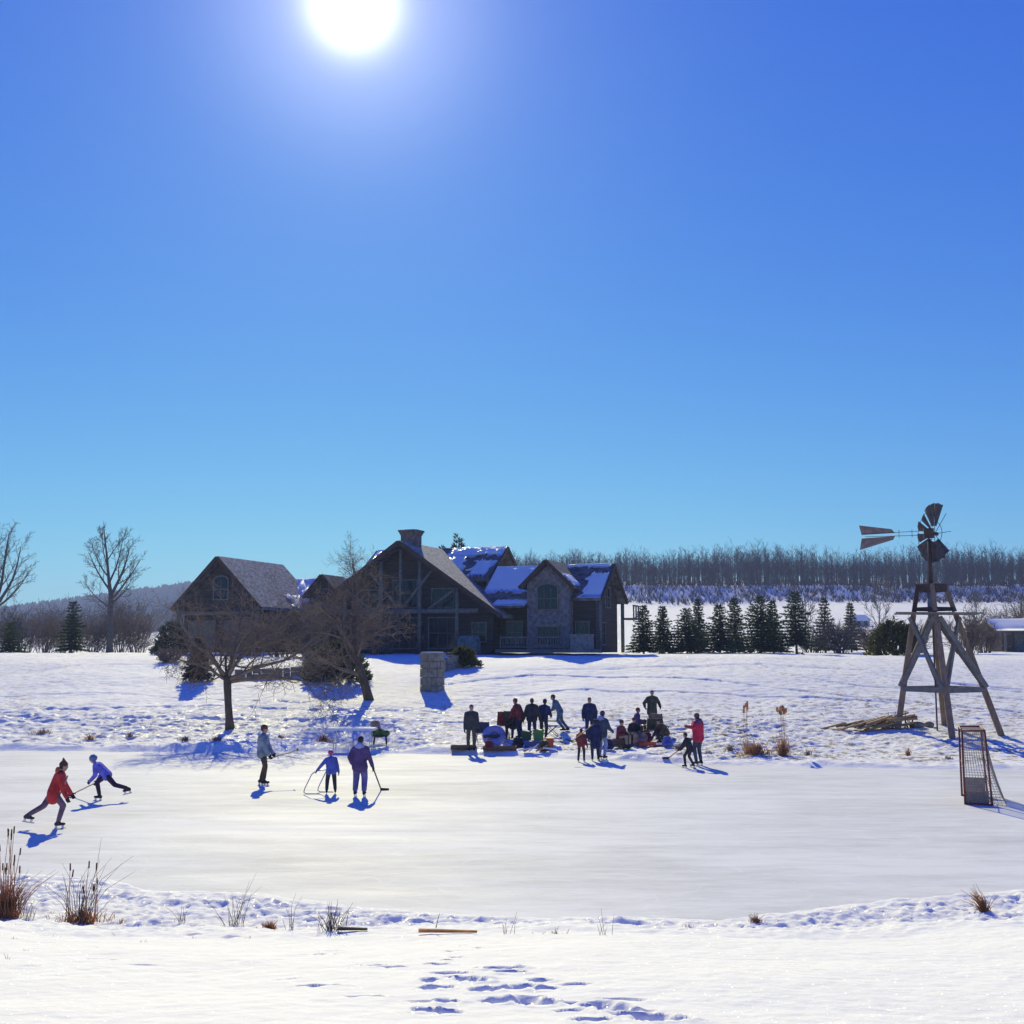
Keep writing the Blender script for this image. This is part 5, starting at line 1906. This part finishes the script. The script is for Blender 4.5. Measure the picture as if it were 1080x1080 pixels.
camp_chair(510, 784, 'dark blue camp chair just right of the lone dark figure', rad(170), NAVY)
camp_chair(529, 776, 'maroon camp chair with high back behind the blue snow tube', rad(200), MAROON, .55, 1.0)
camp_chair(541, 777, 'dark grey camp chair right of the maroon one', rad(160), DARKGREY, .55, 1.05)
camp_chair(582, 776, 'light folding chair that the steel-blue figure leans on', rad(80), STEELBLUE, .5, .85)
camp_chair(689, 781, 'olive camp chair in front of the person with elbows out', rad(185), OLIVE, .6, .9)
camp_chair(697, 777, 'fawn camp chair tilted at the right of the olive one', rad(140), FAWN, .55, .95)

p = G(521, 787)
tu = thing('snow_tube', p, 'round blue snow tube with dark stripe propped on edge', 'snow tube')
mb = MB()
rt = Matrix.Rotation(rad(-32), 3, 'X')
mb.tube([rt @ Vector((math.cos(a) * .30, 0, math.sin(a) * .30)) + Vector((0, 0, .40)) for a in np.linspace(0, 2 * math.pi, 25)], .18, 10, False)
mb.obj('tube', mat('tube_vinyl', (0.24, 0.26, 0.50), .5, .25, 3, .1, spec=.4), tu, True)
MB().ell(Vector((0, 0, .40)), (.25, .05, .25), rt).obj('centre', mat('tube_vinyl', (0.20, 0.22, 0.62)), tu, True)
mb = MB()
mb.beam(rt @ Vector((-.42, -.18, -.12)) + Vector((0, 0, .40)), rt @ Vector((.25, -.18, -.09)) + Vector((0, 0, .40)), .03, .12)
mb.obj('stripe', BLACKP, tu)
crate(489, 791, 'dark low wooden box at the left end of the gear', 1.0, .4, .16, BOXM)
crate(527, 792, 'long dark wooden box in front of the blue snow tube', 1.3, .4, .16, BOXM)


def tub(px, py, label, sx, sy, sz, m, name='plastic_tub', dz=0):
    p = G(px, py)
    t = thing(name, p + Z3 * dz, label, 'tub')
    b_ = MB()
    b_.prism([(-sx / 2 * .9, -sy / 2, 0), (sx / 2 * .9, -sy / 2, 0), (sx / 2, -sy / 2, sz), (-sx / 2, -sy / 2, sz)], (0, sy, 0))
    b_.obj('tub_body', m, t)
    MB().box((0, 0, sz + .02), (sx + .05, sy + .05, .05)).obj('lid', m, t)
    for s_ in (-1, 1):
        MB().box((s_ * (sx / 2 + .02), 0, sz * .75), (.05, .16, .04)).obj('handle', BLACKP, t)
    return t


GREENP = mat('green_plastic', (0.13, 0.30, 0.05), .45, .15, 5, 0, spec=.5)
BLUEP = mat('tub_blue_plastic', (0.05, 0.10, 0.30), .45, .15, 5, 0, spec=.5)
DGREENP = mat('dark_green_plastic', (0.03, 0.10, 0.04), .45, .15, 5, 0, spec=.5)
tub(568, 782, 'bright green plastic tub in the middle of the gear', .42, .4, .42, GREENP)
tub(555, 783, 'dark green plastic tub left of the bright green one', .42, .4, .40, DGREENP)
tub(562, 788, 'flat blue tub in front of the green ones', .70, .35, .20, BLUEP)
tub(580, 791, 'orange-red plastic tub at the right end of the gear', .28, .35, .42, mat('orange_plastic', (.50, .10, .03), .45, .15, 5, 0, spec=.5))
p = G(566, 793)
sk = thing('wood_bundle', p, 'pale split firewood and sticks lying in front of the tubs', 'firewood')
R.seed(31)
for i in range(9):
    c = Vector((R.uniform(-.45, .5), R.uniform(-.15, .15), .05 + .03 * (i // 3)))
    a = R.uniform(-.5, 1.2)
    d = Vector((math.cos(a), .2, math.sin(a) * .45 + .1)) * R.uniform(.18, .3)
    MB().tube([c - d + Z3 * .05, c + d + Z3 * .05], R.uniform(.025, .045), 6).obj('split_log', WOODNEW if i % 3 else PLASTICW, sk)
p = G(690, 787)
sl = thing('red_sled', p, 'flat red plastic sled with a white marking, at the right of the resting group', 'sled', rad(5))
RP = mat('sled_red', (0.45, 0.03, 0.035), .45, .15, 5, 0, spec=.5)
MB().prism([(-.62, -.22, .03), (.55, -.22, .03), (.72, -.22, .16), (.70, -.22, .19), (.53, -.22, .07), (-.62, -.22, .07)], (0, .44, 0)).obj('hull', RP, sl)
for y in (-.22, .22):
    MB().box((-.05, y, .10), (1.15, .03, .10)).obj('side_rail', RP, sl)
MB().box((.30, -.239, .11), (.55, .004, .07)).obj('marking', PLASTICW, sl)
for (px, py, lb, m, w_) in ((516, 793, 'small dark red backpack in front of the blue snow tube', MAROON, .30), (546, 789, 'black backpack left of the dark green tub', BLACK, .34),
                           (574, 793, 'brown bag lying by the orange-red tub', BROWN, .34), (642, 791, 'navy backpack right of the standing trio', NAVY, .32), (661, 790, 'grey bag at the feet of the sitting people', DARKGREY, .30),
                           (704, 788, 'dark blue bag right of the red sled', BLUE, .30), (683, 783, 'maroon bag beside the olive camp chair', MAROON, .28)):
    bg_ = thing('backpack', G(px, py), lb, 'bag')
    q = MB()
    q.capsule((-w_ * .3, 0, .14), .13, (w_ * .3, 0, .14), .13)
    q.capsule((-w_ * .22, 0, .32), .11, (w_ * .2, 0, .30), .11)
    q.capsule((-w_ * .2, -.12, .14), .07, (w_ * .2, -.12, .14), .07)
    soft(q, 'sack', m, bg_, .02)
    MB().tube([(-.07, 0, .40), (0, 0, .47), (.07, 0, .40)], .012, 5).obj('handle', BLACKP, bg_)
p = G(675, 786)
bl = thing('tan_blanket', p, 'tan blanket heaped beside the sitting people', 'blanket')
mb = MB()
for i in range(10):
    mb.capsule((R.uniform(-.25, .25), R.uniform(-.15, .15), .08 + R.uniform(0, .32)), .10, (R.uniform(-.25, .3), R.uniform(-.15, .15), .08 + R.uniform(0, .2)), .09)
soft(mb, 'folds', TAN, bl, .025)
p = G(611, 806)
hockey_stick(p + Vector((.5, .3, 1.35)), p + Vector((-.25, .1, .75)), 'dark stick carried over the arm of the small child', (-.8, .3, .3), BLACKP)

# ------------------------------------------------------------------ reeds, weeds and tufts
def tuft(px, py, label, n, h, w, m, seed, heads=0, lean=(0, 0), name='grass_tuft', cat='grass tuft', headm=None, thin=.006, heads_h=(.8, 1.0), hr_=.016, loc=None):
    p = loc or G(px, py)
    t = thing(name, p, label, cat)
    rr = random.Random(seed)
    g_, hd_ = MB(), []
    for i in range(n):
        a = rr.uniform(0, 6.28)
        kk = min(abs(rr.gauss(0, .42)), 1.1)
        k = kk * w / 2
        q = Vector((math.cos(a) * k, math.sin(a) * k * .7, -.04))
        l = h * rr.triangular(.15, 1.0, .45) * (1 - .45 * kk)
        sp_ = .55 if h < .45 else (.42 if rr.random() < .8 else .95)
        top = q + Vector((lean[0] * l + (rr.gauss(0, .6) * sp_ + math.cos(a) * .3 * kk) * l, lean[1] * l + rr.gauss(0, .5) * sp_ * l, l))
        mid = q.lerp(top, .5) + Vector((0, 0, l * .16)) + Vector((rr.uniform(-.08, .08), 0, 0)) * l
        if n <= 26:
            MB().tube([q, mid, top], [thin, thin * .8, thin * .35], 3).obj('stem', m, t)
        else:
            g_.tube([q, mid, top], [thin, thin * .8, thin * .35], 3, False)
    if n > 26:
        tag(g_.obj('blades', m, t), kind='stuff')
    for i in range(heads):
        a = rr.uniform(0, 6.28)
        q = Vector((math.cos(a) * w * .35 * rr.random(), math.sin(a) * w * .2, -.04))
        l = h * rr.uniform(*heads_h) * 1.55
        top = q + Vector((lean[0] * l + rr.uniform(-.13, .13) * l, rr.uniform(-.1, .1) * l, l))
        MB().tube([q, q.lerp(top, .55) + Vector((rr.uniform(-.03, .03), 0, 0)), top], [.006, .005, .003], 4).obj('stalk', RUST, t)
        d = (top - q).normalized()
        MB().capsule(top - d * .10, hr_, top - d * .015, hr_ * .9, 6).obj('seed_head', headm or CATTAIL, t, True)
    return t


tuft(6, 966, 'thick rust-brown reed clump at the left edge of the near bank', 360, .80, .62, RUST, 1, 16, name='reed_clump', cat='reeds', heads_h=(.6, 1.1), hr_=.012, thin=.0045)
tuft(88, 972, 'low spread of rust-brown grass with tall seed stalks on the near bank', 260, .26, .95, STRAW, 2, 8, name='reed_clump', cat='reeds', heads_h=(1.2, 2.2), hr_=.012)
tuft(84, 973, 'upright dark weed stems rising from the low brown grass', 44, 1.35, .5, WEED, 3, name='weed_stems', cat='weeds', thin=.0045)
tuft(30, 968, 'few thin pale stems between the two left reed clumps', 14, .55, .5, WEED, 4, name='weed_stems', cat='weeds', thin=.003)
for i, (px, py, n, h, w, m, lb, th) in enumerate((
        (127, 974, 30, .14, .25, STRAW, 'tiny orange grass tuft right of the low brown reeds', .005),
        (284, 979, 120, .17, .24, STRAW, 'small round golden grass tuft on the near bank', .005),
        (192, 973, 12, .5, .3, WEED, 'loose weed stems left of the golden tuft', .0035),
        (247, 977, 26, .8, .35, WEED, 'branching weed between the pale stems and the golden tuft', .0035),
        (308, 980, 8, .6, .2, WEED, 'thin weed stems right of the golden tuft', .003),
        (349, 981, 40, .48, .34, WEED, 'dark fan of weed stems left of the fallen board', .004),
        (533, 985, 6, .5, .2, WEED, 'long leaning stems on the near bank right of the fallen board', .003),
        (586, 985, 40, .12, .5, STRAWPALE, 'pale short grass poking from the near bank in the middle', .004),
        (637, 986, 6, .5, .25, WEED, 'thin tilted stems near the middle of the bank', .003),
        (797, 974, 90, .22, .22, RUST, 'dark tuft with leaf litter on the right part of the bank', .006),
        (724, 977, 26, .10, .22, RUST, 'very small brown tuft left of the dark one', .005))):
    tuft(px, py, lb, n, h, w, m, 40 + i, thin=th, name='grass_tuft' if h < .3 else 'weed_stems', cat='grass tuft' if h < .3 else 'weeds')
for i, (px, py) in enumerate(((12, 990), (30, 1003), (58, 988), (120, 986), (150, 994), (205, 990), (8, 1012), (262, 990), (100, 1000))):
    tt_ = tuft(px, py, 'tiny sprig of dry grass poking through the near snow at left', 9, .09, .22, STRAWPALE, 160 + i, thin=.003)
    tt_['group'] = 'sprigs in the near snow at left'
tuft(1040, 962, 'leaning brown tuft on the right of the near bank', 110, .48, .18, RUST, 60, lean=(-.5, 0), thin=.006)
for (px, py, L, lb, sd) in ((472, 985, .62, 'long orange-brown board lying in the near snow', 1), (371, 983, .32, 'short dark stick of driftwood lying right of the weed fan', 2)):
    p = G(px, py)
    t = thing('fallen_board', p, lb, 'board', rad(-4))
    MB().beam((-L / 2, 0, .03), (L / 2, .06, .015), .06, .03, taper=.6).obj('plank', STRAW if sd == 1 else BARK, t)
    MB().tube([(-L * .2, 0, .06), (-L * .15, .04, .2)], [.006, .003], 4).obj('twig', WEED, t)
tuft(798, 795, 'orange-brown grass clump on the far shore, left of the cattails', 300, .62, 1.3, STRAW, 70, 0, thin=.013)
tuft(826, 797, 'tall cattail clump with fluffy tan heads on the far shore', 110, 1.0, .7, STRAW, 71, 9, name='cattail_clump', cat='cattails', headm=STRAW, heads_h=(.95, 1.25), hr_=.055, thin=.012)
tuft(788, 790, 'thin taller cattails behind the orange-brown grass clump', 24, .9, 1.0, STRAWPALE, 72, 6, name='cattail_clump', cat='cattails', headm=STRAW, heads_h=(1.1, 1.35), hr_=.045, thin=.010)
for i, (px, py, n, h, w, m, lb) in enumerate((
        (770, 792, 60, .4, .5, STRAWPALE, 'pale grass tuft right of the adult in crimson'), (852, 796, 40, .35, .5, STRAWPALE, 'pale sparse grass right of the cattails'),
        (958, 797, 50, .45, .25, STRAW, 'small lone brown tuft on the shore below the wood pile'), (45, 774, 120, .35, 1.3, STRAWPALE, 'flattened pale tuft at the far left of the far shore'),
        (95, 780, 90, .35, .5, STRAW, 'little brown tuft on the far shore right of the flattened one'), (137, 777, 60, .28, .6, STRAWPALE, 'faint pale tuft between the little tuft and the fruit tree'),
        (196, 781, 90, .3, .9, WEED, 'dark litter tuft left of the fruit tree trunk'), (228, 781, 110, .3, 1.0, RUST, 'dark brown tuft just below the fruit tree trunk'),
        (296, 778, 60, .25, .7, STRAWPALE, 'small tuft behind the man in grey-blue'), (342, 781, 130, .38, .8, STRAW, 'brown tuft at the left end of the white table'),
        (714, 790, 70, .35, .7, STRAWPALE, 'pale tuft just left of the hockey-playing child'), (1000, 800, 40, .2, .6, STRAWPALE, 'sparse grass on the shore beside the hockey goal'))):
    tuft(px, py, lb, n, h, w, m, 80 + i, thin=.012)

bake_soft()

# ------------------------------------------------------------------ winter haze in the air
hz = bpy.data.materials.new('haze')
hz.use_nodes = True
hz.node_tree.nodes.clear()
ho = hz.node_tree.nodes.new('ShaderNodeOutputMaterial')
hv = hz.node_tree.nodes.new('ShaderNodeVolumePrincipled')
hv.inputs['Color'].default_value = (0.42, 0.53, 1.0, 1)
hv.inputs['Density'].default_value = HAZE if 'HAZE' in globals() else 0.00034
hv.inputs['Anisotropy'].default_value = 0.3
hz.node_tree.links.new(hv.outputs[0], ho.inputs['Volume'])
mb = MB()
mb.box((0, 1200, 64), (24000, 2560, 132))
tag(mb.obj('haze', hz), 'thin blue winter haze filling the air', 'haze', kind='stuff')
